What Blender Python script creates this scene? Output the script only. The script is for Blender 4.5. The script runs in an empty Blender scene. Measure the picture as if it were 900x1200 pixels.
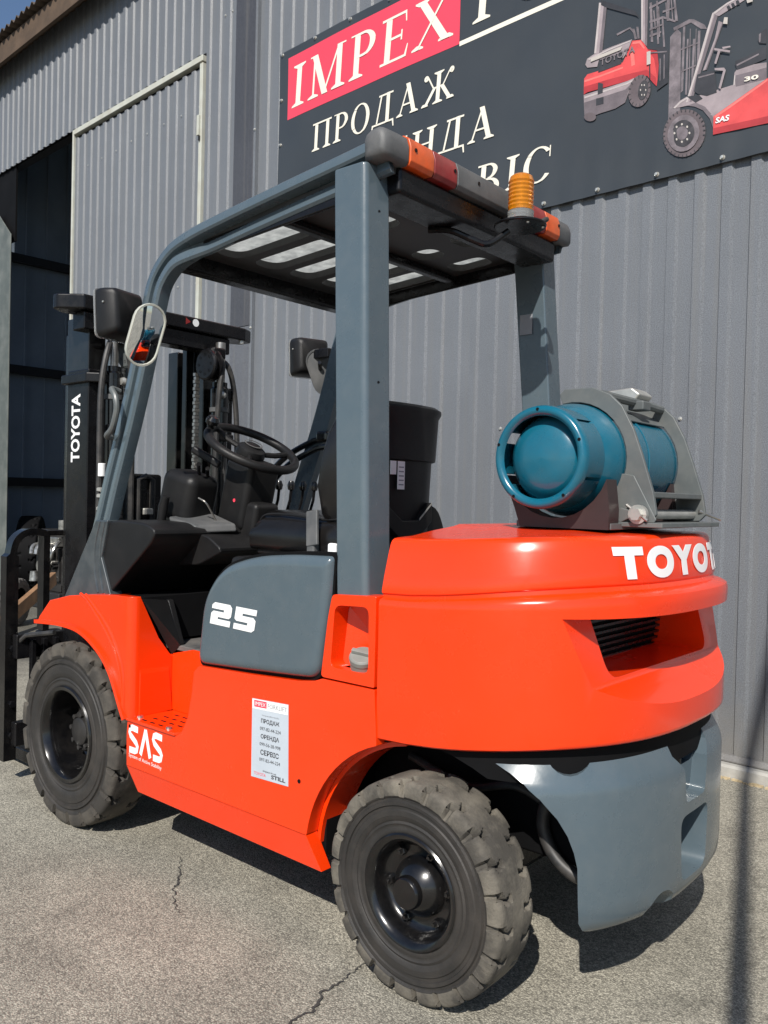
import bpy, bmesh, math, random
from mathutils import Vector, Matrix
random.seed(7)
S = bpy.context.scene
COL = S.collection
R = math.radians

# ---------------------------------------------------------------- camera, sky, sun, exposure
cam_d = bpy.data.cameras.new('camera')
cam = bpy.data.objects.new('camera', cam_d); COL.objects.link(cam)
YAW, PITCH, ROLL = R(130.39), R(-0.92), R(1.344)
fw = Vector((math.cos(PITCH)*math.cos(YAW), math.cos(PITCH)*math.sin(YAW), math.sin(PITCH)))
rt = fw.cross(Vector((0, 0, 1))).normalized(); up = rt.cross(fw)
r2 = math.cos(ROLL)*rt + math.sin(ROLL)*up
u2 = -math.sin(ROLL)*rt + math.cos(ROLL)*up
mw = Matrix((r2, u2, -fw)).transposed().to_4x4(); mw.translation = Vector((1.257, -2.172, 1.215))
cam.matrix_world = mw
cam_d.sensor_fit = 'VERTICAL'; cam_d.sensor_height = 36.0; cam_d.lens = 995/1200*36.0
cam_d.clip_start = 0.05; cam_d.clip_end = 2000
S.camera = cam

SUN_TRAVEL = Vector((-0.120, 0.250, -0.253)).normalized()
to_sun = -SUN_TRAVEL
w = bpy.data.worlds.new('World'); S.world = w; w.use_nodes = True
nt = w.node_tree; nt.nodes.clear()
wo = nt.nodes.new('ShaderNodeOutputWorld'); bg = nt.nodes.new('ShaderNodeBackground')
sky = nt.nodes.new('ShaderNodeTexSky'); sky.sky_type = 'NISHITA'; sky.sun_disc = False
sky.sun_elevation = math.asin(to_sun.z); sky.sun_rotation = math.atan2(to_sun.x, to_sun.y)
sky.air_density = 1.0; sky.dust_density = 0.6; sky.ozone_density = 3.0
bg.inputs['Strength'].default_value = 0.095
nt.links.new(sky.outputs[0], bg.inputs[0]); nt.links.new(bg.outputs[0], wo.inputs[0])
sun_d = bpy.data.lights.new('sun', 'SUN'); sun_d.energy = 5.0; sun_d.angle = R(0.5); sun_d.color = (1, .955, .89)
sun = bpy.data.objects.new('sun', sun_d); COL.objects.link(sun)
sun.rotation_euler = SUN_TRAVEL.to_track_quat('-Z', 'Y').to_euler(); sun.location = (6, -12, 12)
S.view_settings.view_transform = 'Standard'; S.view_settings.look = 'None'
S.view_settings.exposure = 0.2; S.view_settings.gamma = 1.0; S.view_settings.use_curve_mapping = False

# ---------------------------------------------------------------- materials
def mat(name, col, rough=.5, metal=0., vary=.0, vscale=6., bump=0., bscale=200., coat=0., dust=None, dscale=5., damt=.0,
        trans=0., spec=None, emit=None, rvary=0.):
    m = bpy.data.materials.new(name); m.use_nodes = True
    t = m.node_tree; b = t.nodes['Principled BSDF']; L = t.links.new
    b.inputs['Roughness'].default_value = rough; b.inputs['Metallic'].default_value = metal
    if coat: b.inputs['Coat Weight'].default_value = coat; b.inputs['Coat Roughness'].default_value = .08
    if trans: b.inputs['Transmission Weight'].default_value = trans
    if spec is not None: b.inputs['Specular IOR Level'].default_value = spec
    co = t.nodes.new('ShaderNodeTexCoord')
    def noise(sc, det=6., ro=.6):
        n = t.nodes.new('ShaderNodeTexNoise'); n.inputs['Scale'].default_value = sc
        n.inputs['Detail'].default_value = det; n.inputs['Roughness'].default_value = ro
        L(co.outputs['Object'], n.inputs['Vector']); return n
    src = None
    if vary:
        n = noise(vscale); mp = t.nodes.new('ShaderNodeMapRange')
        mp.inputs['From Min'].default_value = .3; mp.inputs['From Max'].default_value = .7
        mp.inputs['To Min'].default_value = 1-vary; mp.inputs['To Max'].default_value = 1+vary
        L(n.outputs['Fac'], mp.inputs['Value'])
        mx = t.nodes.new('ShaderNodeMix'); mx.data_type = 'RGBA'; mx.blend_type = 'MULTIPLY'; mx.inputs[0].default_value = 1
        mx.inputs[6].default_value = (*col, 1); L(mp.outputs[0], mx.inputs[7]); src = mx.outputs[2]
    if dust:
        n = noise(dscale, 8, .65); rp = t.nodes.new('ShaderNodeMapRange'); rp.clamp = True
        rp.inputs['From Min'].default_value = .42; rp.inputs['From Max'].default_value = .68
        rp.inputs['To Min'].default_value = 0; rp.inputs['To Max'].default_value = damt
        L(n.outputs['Fac'], rp.inputs['Value'])
        mx = t.nodes.new('ShaderNodeMix'); mx.data_type = 'RGBA'
        L(rp.outputs[0], mx.inputs[0]); mx.inputs[7].default_value = (*dust, 1)
        if src: L(src, mx.inputs[6])
        else: mx.inputs[6].default_value = (*col, 1)
        src = mx.outputs[2]
    if src: L(src, b.inputs['Base Color'])
    else: b.inputs['Base Color'].default_value = (*col, 1)
    if rvary:
        n = noise(vscale*2.3); mp = t.nodes.new('ShaderNodeMapRange')
        mp.inputs['From Min'].default_value = .3; mp.inputs['From Max'].default_value = .7
        mp.inputs['To Min'].default_value = max(.02, rough-rvary); mp.inputs['To Max'].default_value = rough+rvary
        L(n.outputs['Fac'], mp.inputs['Value']); L(mp.outputs[0], b.inputs['Roughness'])
    if bump:
        n = noise(bscale, 4); bp = t.nodes.new('ShaderNodeBump'); bp.inputs['Strength'].default_value = bump
        bp.inputs['Distance'].default_value = .004
        L(n.outputs['Fac'], bp.inputs['Height']); L(bp.outputs[0], b.inputs['Normal'])
    if emit: b.inputs['Emission Color'].default_value = (*emit, 1)
    return m

M = {}
M['orange'] = mat('orange_paint', (.84, .041, .002), .25, coat=.3, vary=.03, vscale=2., dust=(.66, .055, .012), dscale=9, damt=.12, rvary=.06, bump=.03, bscale=25)
M['grey'] = mat('grey_paint', (.074, .102, .120), .28, coat=.35, vary=.03, vscale=4, dust=(.16, .17, .17), dscale=22, damt=.12, rvary=.07, bump=.10, bscale=22)
M['footgrey'] = mat('dark_grey_moulding', (.042, .052, .058), .3, coat=.3, vary=.1, vscale=12, dust=(.12, .13, .13), dscale=16, damt=.35)
M['greymetal'] = mat('bracket_grey_paint', (.095, .105, .105), .45, vary=.12, vscale=9, dust=(.2, .19, .17), dscale=14, damt=.3, rvary=.1)
M['plastic'] = mat('black_textured_plastic', (.0095, .0095, .010), .42, vary=.15, vscale=8, bump=.2, bscale=420, dust=(.05, .046, .042), dscale=7, damt=.15, spec=.3)
M['greyplastic'] = mat('worn_grey_plastic', (.075, .078, .08), .55, vary=.15, vscale=10, bump=.2, bscale=380, dust=(.22, .21, .2), dscale=8, damt=.35)
M['black'] = mat('black_satin_paint', (.005, .005, .006), .28, vary=.15, vscale=9, spec=.3, dust=(.045, .04, .036), dscale=12, damt=.12, rvary=.1)
M['roofblack'] = mat('dusty_black_roof_paint', (.030, .030, .031), .5, vary=.2, vscale=7, dust=(.07, .066, .06), dscale=6, damt=.35)
M['gloss'] = mat('black_gloss_paint', (.004, .004, .0045), .22, coat=.3, vary=.1, dust=(.06, .052, .045), dscale=18, damt=.12, rvary=.06, bump=.05, bscale=60)
M['vinyl'] = mat('black_seat_vinyl', (.007, .0065, .0065), .24, vary=.2, vscale=14, bump=.12, bscale=260, dust=(.045, .04, .035), dscale=9, damt=.1)
M['rubber'] = mat('tyre_sidewall_rubber', (.022, .020, .018), .62, vary=.25, vscale=12, bump=.3, bscale=240, dust=(.075, .062, .05), dscale=6, damt=.3)
M['tread'] = mat('dusty_tread_rubber', (.036, .032, .027), .85, vary=.2, vscale=9, bump=.5, bscale=180, dust=(.135, .118, .094), dscale=7, damt=.62)
M['oldrubber'] = mat('weathered_grey_rubber', (.10, .093, .085), .85, vary=.25, vscale=14, bump=.4, bscale=120)
M['tread_light'] = mat('sunlit_dusty_tread_rubber', (.06, .054, .045), .88, vary=.2, vscale=9, bump=.5, bscale=180, dust=(.20, .178, .14), dscale=8, damt=.85)  # lighter tread copy for the rear: dust, plus sunlight painted into the colour
M['hose'] = mat('hose_rubber', (.02, .02, .02), .5, dust=(.1, .09, .08), dscale=20, damt=.4)
M['mat_floor'] = mat('rubber_floor_mat', (.06, .06, .06), .75, vary=.2, vscale=10, dust=(.22, .2, .18), dscale=6, damt=.6)
M['steel'] = mat('bare_steel', (.42, .40, .37), .35, metal=.9, vary=.2, vscale=20, rvary=.12)
M['zinc'] = mat('zinc_plated_steel', (.55, .54, .50), .4, metal=.7, vary=.15, vscale=25)
M['white'] = mat('white_vinyl_print', (.80, .80, .79), .4, vary=.03, vscale=10)
M['cream'] = mat('cream_print', (.78, .74, .63), .5, vary=.04, vscale=3)
M['redprint'] = mat('red_print', (.74, .06, .10), .45, vary=.05, vscale=2)
M['banner'] = mat('banner_vinyl', (.040, .046, .052), .42, vary=.10, vscale=1.2, rvary=.08)
M['pk_red'] = mat('printed_red', (.62, .07, .07), .5, vary=.18, vscale=9)
M['pk_red2'] = mat('printed_dark_red', (.40, .035, .04), .5, vary=.15, vscale=12)
M['pk_red3'] = mat('printed_light_red', (.74, .17, .15), .5, vary=.1, vscale=12)
M['pk_grey2'] = mat('printed_shade_grey', (.15, .125, .135), .5, vary=.2, vscale=16)
M['pk_grey3'] = mat('printed_light_grey', (.46, .41, .40), .5, vary=.12, vscale=16)
M['pk_grey'] = mat('printed_grey', (.30, .25, .26), .5, vary=.22, vscale=11)
M['pk_dark'] = mat('printed_dark', (.035, .035, .04), .5, vary=.3, vscale=14)
M['pk_steel'] = mat('printed_steel', (.17, .145, .155), .5, vary=.4, vscale=22)
M['pk_tyre'] = mat('printed_tyre', (.125, .10, .105), .5, vary=.22, vscale=16)
M['pk_hub'] = mat('printed_hub', (.05, .047, .05), .5, vary=.4, vscale=30)
M['pk_pale'] = mat('printed_pale', (.48, .44, .40), .5, vary=.1)
M['blue'] = mat('blue_cylinder_paint', (.003, .105, .165), .24, coat=.4, vary=.12, vscale=7, dust=(.05, .10, .12), dscale=13, damt=.25, rvary=.08, bump=.06, bscale=40)
M['saddle'] = mat('dark_red_brown_paint', (.035, .022, .022), .4, vary=.2, vscale=10)
M['amber'] = mat('amber_lens', (.86, .30, .01), .12, trans=.55, coat=.3)
M['clear'] = mat('clear_lens', (.8, .8, .78), .1, trans=.8)
M['orange_lens'] = mat('orange_lamp_lens', (.62, .085, .012), .3, vary=.25, vscale=18, dust=(.45, .2, .1), dscale=14, damt=.3)
M['red_lens'] = mat('red_lamp_lens', (.24, .018, .018), .3, vary=.25, vscale=18, dust=(.3, .1, .08), dscale=14, damt=.3)
M['mirror'] = mat('mirror_glass', (.85, .87, .88), .02, metal=1.)
M['wood'] = mat('weathered_plank', (.22, .12, .06), .75, vary=.35, vscale=8, bump=.4, bscale=50)
M['alloy'] = mat('oily_cast_alloy', (.45, .44, .41), .32, metal=.8, vary=.45, vscale=18, dust=(.04, .037, .034), dscale=14, damt=.6)
M['iron'] = mat('oily_cast_iron', (.03, .028, .027), .45, metal=.3, vary=.4, vscale=15)
M['cap'] = mat('grey_fuel_cap', (.22, .22, .20), .5, vary=.1, vscale=30)
M['dark'] = mat('black_underbody_and_shade', (.006, .006, .0065), .7, vary=.2, spec=.08)  # underbody black, also stands in for shade on the doorway tyre
M['paper'] = mat('silver_label_film', (.46, .51, .56), .42, vary=.06, vscale=6)
M['ink'] = mat('dark_print_ink', (.03, .03, .035), .5)
M['paleink'] = mat('grey_print_ink', (.25, .26, .28), .5)
# building
def wallmat(name, col, speck=.2):
    m = mat(name, col, .40, vary=.05, vscale=.9, bump=.45, bscale=300, dust=tuple(c*1.22+.02 for c in col), dscale=1.3, damt=.35)
    t = m.node_tree; L = t.links.new; b = t.nodes['Principled BSDF']
    src = b.inputs['Base Color'].links[0].from_socket
    co = t.nodes.new('ShaderNodeTexCoord'); n = t.nodes.new('ShaderNodeTexNoise')
    n.inputs['Scale'].default_value = 210; n.inputs['Detail'].default_value = 2; L(co.outputs['Object'], n.inputs['Vector'])
    mp = t.nodes.new('ShaderNodeMapRange'); mp.inputs['From Min'].default_value = .3; mp.inputs['From Max'].default_value = .7
    mp.inputs['To Min'].default_value = 1-speck*1.6; mp.inputs['To Max'].default_value = 1+speck*1.6; L(n.outputs['Fac'], mp.inputs['Value'])
    mx = t.nodes.new('ShaderNodeMix'); mx.data_type = 'RGBA'; mx.blend_type = 'MULTIPLY'; mx.inputs[0].default_value = 1
    L(src, mx.inputs[6]); L(mp.outputs[0], mx.inputs[7])
    # rain splash dirt near the ground and faint vertical run marks
    sx = t.nodes.new('ShaderNodeSeparateXYZ'); L(co.outputs['Object'], sx.inputs[0])
    n2 = t.nodes.new('ShaderNodeTexNoise'); n2.inputs['Scale'].default_value = 9; n2.inputs['Detail'].default_value = 8; L(co.outputs['Object'], n2.inputs['Vector'])
    ad = t.nodes.new('ShaderNodeMath'); ad.operation = 'MULTIPLY_ADD'; L(n2.outputs['Fac'], ad.inputs[0]); ad.inputs[1].default_value = -.55; L(sx.outputs[2], ad.inputs[2])
    m2 = t.nodes.new('ShaderNodeMapRange'); m2.inputs['From Min'].default_value = -.2; m2.inputs['From Max'].default_value = .12; m2.inputs['To Min'].default_value = .55; m2.inputs['To Max'].default_value = 0; L(ad.outputs[0], m2.inputs['Value'])
    mp2 = t.nodes.new('ShaderNodeMapping'); mp2.inputs['Scale'].default_value = (16, 16, .35); L(co.outputs['Object'], mp2.inputs[0])
    n3 = t.nodes.new('ShaderNodeTexNoise'); n3.inputs['Scale'].default_value = 1.4; n3.inputs['Detail'].default_value = 5; L(mp2.outputs[0], n3.inputs['Vector'])
    m3 = t.nodes.new('ShaderNodeMapRange'); m3.inputs['From Min'].default_value = .52; m3.inputs['From Max'].default_value = .75; m3.inputs['To Min'].default_value = 0; m3.inputs['To Max'].default_value = .32; L(n3.outputs['Fac'], m3.inputs['Value'])
    mxa = t.nodes.new('ShaderNodeMath'); mxa.operation = 'MAXIMUM'; L(m2.outputs[0], mxa.inputs[0]); L(m3.outputs[0], mxa.inputs[1])
    md = t.nodes.new('ShaderNodeMix'); md.data_type = 'RGBA'; L(mxa.outputs[0], md.inputs[0]); L(mx.outputs[2], md.inputs[6]); md.inputs[7].default_value = (.20, .185, .16, 1)
    L(md.outputs[2], b.inputs['Base Color'])
    return m
M['wall'] = wallmat('textured_grey_sheet_metal', (.142, .152, .166))
M['flash'] = wallmat('dark_grey_flashing', (.058, .059, .066))
M['flash2'] = wallmat('grey_flashing', (.105, .11, .122))
M['frame'] = mat('cream_painted_steel', (.47, .48, .42), .5, vary=.12, vscale=4, dust=(.30, .22, .14), dscale=7, damt=.3)
M['post'] = mat('grey_green_steel', (.085, .097, .088), .5, vary=.1, vscale=1.5, dust=(.3, .3, .27), dscale=5, damt=.3)
M['concrete'] = mat('concrete_plinth', (.34, .33, .30), .85, vary=.18, vscale=5, bump=.6, bscale=60)
M['fibro'] = mat('weathered_corrugated_roof_sheet', (.085, .065, .05), .85, vary=.35, vscale=3, bump=.5, bscale=40)
M['fascia'] = mat('weathered_fascia_timber', (.085, .055, .034), .8, vary=.3, vscale=5, bump=.4, bscale=40)
M['inner'] = mat('dark_blue_grey_lining', (.17, .21, .26), .6, vary=.15, vscale=2)
M['girt'] = mat('black_steel_girt', (.012, .012, .013), .6)
M['gravel'] = mat('pale_debris', (.45, .36, .22), .8, vary=.4, vscale=30)
M['crack'] = mat('crack_dirt', (.045, .042, .038), .95, vary=.4, vscale=30)

def translucent_sheet():
    m = bpy.data.materials.new('dusty_clear_roof_sheet'); m.use_nodes = True; t = m.node_tree; L = t.links.new
    t.nodes.remove(t.nodes['Principled BSDF']); out = t.nodes['Material Output']
    tr = t.nodes.new('ShaderNodeBsdfTranslucent'); df = t.nodes.new('ShaderNodeBsdfDiffuse'); mx = t.nodes.new('ShaderNodeMixShader')
    co = t.nodes.new('ShaderNodeTexCoord'); n = t.nodes.new('ShaderNodeTexNoise'); n.inputs['Scale'].default_value = 26; n.inputs['Detail'].default_value = 8
    n.inputs['Roughness'].default_value = .72
    r = t.nodes.new('ShaderNodeValToRGB'); L(co.outputs['Object'], n.inputs['Vector']); L(n.outputs['Fac'], r.inputs[0])
    r.color_ramp.elements[0].position = .35; r.color_ramp.elements[0].color = (.50, .51, .50, 1)
    r.color_ramp.elements[1].position = .72; r.color_ramp.elements[1].color = (.82, .83, .80, 1)
    L(r.outputs[0], tr.inputs[0]); df.inputs[0].default_value = (.4, .4, .39, 1); mx.inputs[0].default_value = .12
    L(tr.outputs[0], mx.inputs[1]); L(df.outputs[0], mx.inputs[2]); L(mx.outputs[0], out.inputs[0]); return m
M['sheet'] = translucent_sheet()

def asphalt():
    m = bpy.data.materials.new('worn_asphalt'); m.use_nodes = True; t = m.node_tree; L = t.links.new; b = t.nodes['Principled BSDF']
    co = t.nodes.new('ShaderNodeTexCoord')
    def N(sc, det=6, ro=.6):
        n = t.nodes.new('ShaderNodeTexNoise'); n.inputs['Scale'].default_value = sc; n.inputs['Detail'].default_value = det
        n.inputs['Roughness'].default_value = ro; L(co.outputs['Object'], n.inputs['Vector']); return n.outputs['Fac']
    def MR(v, a, b_, c, d):
        q = t.nodes.new('ShaderNodeMapRange'); q.inputs['From Min'].default_value = a; q.inputs['From Max'].default_value = b_
        q.inputs['To Min'].default_value = c; q.inputs['To Max'].default_value = d; L(v, q.inputs['Value']); return q.outputs[0]
    def MUL(a, v):
        q = t.nodes.new('ShaderNodeMix'); q.data_type = 'RGBA'; q.blend_type = 'MULTIPLY'; q.inputs[0].default_value = 1
        if isinstance(a, tuple): q.inputs[6].default_value = a
        else: L(a, q.inputs[6])
        L(v, q.inputs[7]); return q.outputs[2]
    vo = t.nodes.new('ShaderNodeTexVoronoi'); vo.inputs['Scale'].default_value = 235; L(co.outputs['Object'], vo.inputs['Vector'])
    sep = t.nodes.new('ShaderNodeSeparateColor'); L(vo.outputs['Color'], sep.inputs[0])
    stone = MR(sep.outputs[0], 0, 1, .58, 1.5)
    edge = MR(vo.outputs['Distance'], .0, .75, 1.2, .58)
    c = MUL((.335, .312, .252, 1), stone); c = MUL(c, edge)
    c = MUL(c, MR(N(1.1, 8), .3, .7, .78, 1.18)); c = MUL(c, MR(N(7, 8, .7), .3, .7, .82, 1.15))
    c = MUL(c, MR(N(75, 4), .3, .7, .82, 1.18))
    st = N(.75, 9, .68); c = MUL(c, MR(st, .54, .70, 1, .66))
    st2 = N(2.7, 7, .6); c = MUL(c, MR(st2, .60, .72, 1, .7))
    spot = MR(N(5.2, 3), .26, .33, .5, 1); c = MUL(c, spot)
    # asphalt turned darker in front of the hall door
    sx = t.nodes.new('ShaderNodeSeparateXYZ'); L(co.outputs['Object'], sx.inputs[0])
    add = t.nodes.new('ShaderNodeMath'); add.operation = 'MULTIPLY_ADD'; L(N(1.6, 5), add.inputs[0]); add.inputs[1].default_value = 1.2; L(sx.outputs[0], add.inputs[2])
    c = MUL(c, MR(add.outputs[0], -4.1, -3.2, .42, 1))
    L(c, b.inputs['Base Color']); b.inputs['Roughness'].default_value = .88
    bp = t.nodes.new('ShaderNodeBump'); bp.inputs['Strength'].default_value = .6; bp.inputs['Distance'].default_value = .004
    ad = t.nodes.new('ShaderNodeMath'); ad.operation = 'SUBTRACT'; L(N(60, 6), ad.inputs[0]); L(vo.outputs['Distance'], ad.inputs[1])
    L(ad.outputs[0], bp.inputs['Height']); L(bp.outputs[0], b.inputs['Normal']); return m
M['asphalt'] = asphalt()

# ---------------------------------------------------------------- mesh helpers
class MB:
    def __init__(s): s.v = []; s.f = []; s.mi = []; s.cur = 0
    def add(s, vs, fs):
        o = len(s.v); s.v += [tuple(v) for v in vs]; s.f += [tuple(i+o for i in f) for f in fs]; s.mi += [s.cur]*len(fs); return s
    def box(s, x0, x1, y0, y1, z0, z1):
        return s.add([(x0,y0,z0),(x1,y0,z0),(x1,y1,z0),(x0,y1,z0),(x0,y0,z1),(x1,y0,z1),(x1,y1,z1),(x0,y1,z1)],
                     [(0,3,2,1),(4,5,6,7),(0,1,5,4),(1,2,6,5),(2,3,7,6),(3,0,4,7)])
    def prism(s, poly, a0, a1, axis='y'):
        f = {'y': lambda p, a: (p[0], a, p[1]), 'x': lambda p, a: (a, p[0], p[1]), 'z': lambda p, a: (p[0], p[1], a)}[axis]
        n = len(poly)
        return s.add([f(p, a0) for p in poly]+[f(p, a1) for p in poly],
                     [tuple(range(n)), tuple(range(2*n-1, n-1, -1))]+[(i, i+n, (i+1) % n+n, (i+1) % n) for i in range(n)])
    def loft(s, rings, closed=True, cap=True):
        n = len(rings[0]); vs = [p for r in rings for p in r]; fs = []
        for k in range(len(rings)-1):
            for i in range(n if closed else n-1):
                j = (i+1) % n; fs.append((k*n+i, k*n+j, (k+1)*n+j, (k+1)*n+i))
        if cap: fs += [tuple(range(n-1, -1, -1)), tuple(range((len(rings)-1)*n, len(rings)*n))]
        return s.add(vs, fs)
    def tube(s, path, r, n=10, closed=False, cap=True):
        P = [Vector(p) for p in path]; m = len(P); rings = []; prev = None
        for i in range(m):
            a = P[i-1] if (i > 0 or closed) else P[i]; b = P[(i+1) % m] if (i < m-1 or closed) else P[i]
            t = (b-a).normalized()
            if prev is None:
                h = Vector((0, 0, 1)) if abs(t.z) < .9 else Vector((1, 0, 0)); nn = (h-t*h.dot(t)).normalized()
            else: nn = (prev-t*prev.dot(t)).normalized()
            prev = nn; bb = t.cross(nn); rr = r[i] if isinstance(r, (list, tuple)) else r
            rings.append([P[i]+(nn*math.cos(2*math.pi*k/n)+bb*math.sin(2*math.pi*k/n))*rr for k in range(n)])
        if closed: rings.append(rings[0])
        return s.loft(rings, True, cap and not closed)
    def lathe(s, prof, c=(0, 0, 0), axis='y', n=32, a0=0., a1=2*math.pi, cap=False):
        full = abs(a1-a0-2*math.pi) < 1e-6; rings = []
        for (r, h) in prof:
            ring = []
            for k in range(n if full else n+1):
                a = a0+(a1-a0)*k/n
                p = {'y': (r*math.cos(a), h, r*math.sin(a)), 'z': (r*math.cos(a), r*math.sin(a), h), 'x': (h, r*math.cos(a), r*math.sin(a))}[axis]
                ring.append((p[0]+c[0], p[1]+c[1], p[2]+c[2]))
            rings.append(ring)
        return s.loft(rings, full, cap)
    def xf(s, mt, start=0):
        for i in range(start, len(s.v)): s.v[i] = tuple(mt @ Vector(s.v[i]))
        return s
    def build(s, name, mats, parent=None, smooth=32, bevel=0, seg=2, loc=None, rot=None):
        me = bpy.data.meshes.new(name); me.from_pydata(s.v, [], s.f)
        for m in (mats if isinstance(mats, (list, tuple)) else [mats]): me.materials.append(M[m])
        if any(s.mi): me.polygons.foreach_set('material_index', s.mi)
        bm = bmesh.new(); bm.from_mesh(me); bmesh.ops.recalc_face_normals(bm, faces=bm.faces); bm.to_mesh(me); bm.free()
        o = bpy.data.objects.new(name, me); COL.objects.link(o)
        finish(o, smooth, bevel, seg)
        if parent: o.parent = parent
        if loc is not None: o.location = loc
        if rot is not None: o.rotation_euler = rot
        return o
def finish(o, smooth=32, bevel=0, seg=2):
    me = o.data
    if smooth:
        me.polygons.foreach_set('use_smooth', [True]*len(me.polygons))
        if not bevel: me.set_sharp_from_angle(angle=R(smooth))
    if bevel:
        b = o.modifiers.new('bevel', 'BEVEL'); b.width = bevel; b.segments = seg; b.limit_method = 'ANGLE'; b.angle_limit = R(32)
        b.harden_normals = True; b.miter_outer = 'MITER_SHARP'
def empty(name, label, cat, loc=(0, 0, 0), rotz=0, group=None):
    o = bpy.data.objects.new(name, None); COL.objects.link(o); o.location = loc; o.rotation_euler = (0, 0, rotz)
    o.empty_display_size = .2; o['label'] = label; o['category'] = cat
    if group: o['group'] = group
    return o
def tag(o, label, cat): o['label'] = label; o['category'] = cat; return o
def bake(o):
    bpy.context.view_layer.update(); dg = bpy.context.evaluated_depsgraph_get()
    me = bpy.data.meshes.new_from_object(o.evaluated_get(dg)); o.modifiers.clear(); o.data = me
def cut(o, mb, smooth=30, bevel=0, seg=2):
    c = mb.build('cutter', 'dark', None, smooth=0)
    c.data.materials.clear(); c.data.materials.append(o.data.materials[0])
    md = o.modifiers.new('bool', 'BOOLEAN'); md.object = c; md.operation = 'DIFFERENCE'; md.solver = 'EXACT'
    bake(o); bpy.data.objects.remove(c)
    finish(o, smooth, bevel, seg)
def twin(o, children=True):
    """mirror copy across the truck's centre line"""
    c = o.copy(); COL.objects.link(c); me = o.data.copy(); c.data = me
    me.transform(Matrix.Diagonal((1, -1, 1, 1))); me.flip_normals()
    c.location.y = -o.location.y
    for k in (o.children if children else []):
        d = twin(k); d.parent = c
    return c
def smooth_path(P, k=6):
    P = [Vector(p) for p in P]; out = []
    for i in range(len(P)-1):
        a = P[max(i-1, 0)]; b = P[i]; c = P[i+1]; d = P[min(i+2, len(P)-1)]
        for j in range(k):
            t = j/k; out.append(.5*((2*b)+(c-a)*t+(2*a-5*b+4*c-d)*t*t+(3*b-a-3*c+d)*t**3))
    out.append(P[-1]); return out
def rounded(poly, rad, n=4):
    out = []; m = len(poly)
    for i in range(m):
        p = Vector(poly[i]); a = Vector(poly[i-1]); b = Vector(poly[(i+1) % m])
        r = rad[i] if isinstance(rad, (list, tuple)) else rad
        if r <= 0: out.append(tuple(p)); continue
        d1 = (a-p); d2 = (b-p); r_ = min(r, d1.length*.48, d2.length*.48)
        s = p+d1.normalized()*r_; e = p+d2.normalized()*r_
        for k in range(n+1):
            t = k/n; out.append(tuple((1-t)**2*s+2*t*(1-t)*p+t*t*e))
    return out
def rbox(name, m, parent, cx, cy, cz, sx, sy, sz, bev=.015, seg=3, rot=None):
    return MB().box(-sx/2, sx/2, -sy/2, sy/2, -sz/2, sz/2).build(name, m, parent, bevel=bev, seg=seg, loc=(cx, cy, cz), rot=rot)

# ---------------------------------------------------------------- lettering
def text_mesh(txt, size, bold=0., sx=1., align='LEFT', extrude=.0004, res=3, space=1.):
    cu = bpy.data.curves.new('lettering', 'FONT'); cu.body = txt; cu.size = size; cu.offset = bold; cu.extrude = extrude
    cu.align_x = align; cu.space_character = space; cu.resolution_u = res
    o = bpy.data.objects.new('lettering', cu); COL.objects.link(o)
    bpy.context.view_layer.update(); dg = bpy.context.evaluated_depsgraph_get()
    me = bpy.data.meshes.new_from_object(o.evaluated_get(dg)); bpy.data.objects.remove(o)
    me.transform(Matrix.Diagonal((sx, 1, 1, 1))); return me
def fit_mesh(me, width, height):
    xs = [v.co.x for v in me.vertices]; ys = [v.co.y for v in me.vertices]
    sx = width/(max(xs)-min(xs)); sy = height/(max(ys)-min(ys)); x0 = min(xs); y0 = min(ys)
    for v in me.vertices: v.co.x = (v.co.x-x0)*sx; v.co.y = (v.co.y-y0)*sy
    return me
def place_text(name, me, m, parent, fn):
    for v in me.vertices: v.co = Vector(fn(*v.co))
    me.materials.clear(); me.materials.append(M[m]); me.update()
    o = bpy.data.objects.new(name, me); COL.objects.link(o); o.parent = parent; return o

TT, TN = .15, .055
def stem(x, t=TT, y0=0, y1=1): return [(x-t/2, y0), (x+t/2, y0), (x+t/2, y1), (x-t/2, y1)]
def ser(x, y, w=.19, t=TT, h=.035):
    if y < .5: return [(x-w, y), (x+w, y), (x+w, y+h), (x+t/2, y+h*2.6), (x-t/2, y+h*2.6), (x-w, y+h)]
    return [(x-w, y), (x-w, y-h), (x-t/2, y-h*2.6), (x+t/2, y-h*2.6), (x+w, y-h), (x+w, y)]
def bar(x0, x1, y, h=TN): return [(x0, y-h/2), (x1, y-h/2), (x1, y+h/2), (x0, y+h/2)]
def dia(x0, y0, x1, y1, t): return [(x0-t/2, y0), (x0+t/2, y0), (x1+t/2, y1), (x1-t/2, y1)]
def bowl(cx, cy, rx, ry, tx, ty, a0, a1, n=20):
    o = [(cx+rx*math.cos(R(a0+(a1-a0)*k/n)), cy+ry*math.sin(R(a0+(a1-a0)*k/n))) for k in range(n+1)]
    i = [(cx+(rx-tx)*math.cos(R(a0+(a1-a0)*k/n)), cy+(ry-ty)*math.sin(R(a0+(a1-a0)*k/n))) for k in range(n+1)]
    return [[o[k], o[k+1], i[k+1], i[k]] for k in range(n)]
def endser(x, y, d):  # vertical terminal on the end of a thin arm
    return [(x-.02, y), (x+.035, y), (x+.035, y+d), (x+.0, y+d)]
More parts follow.
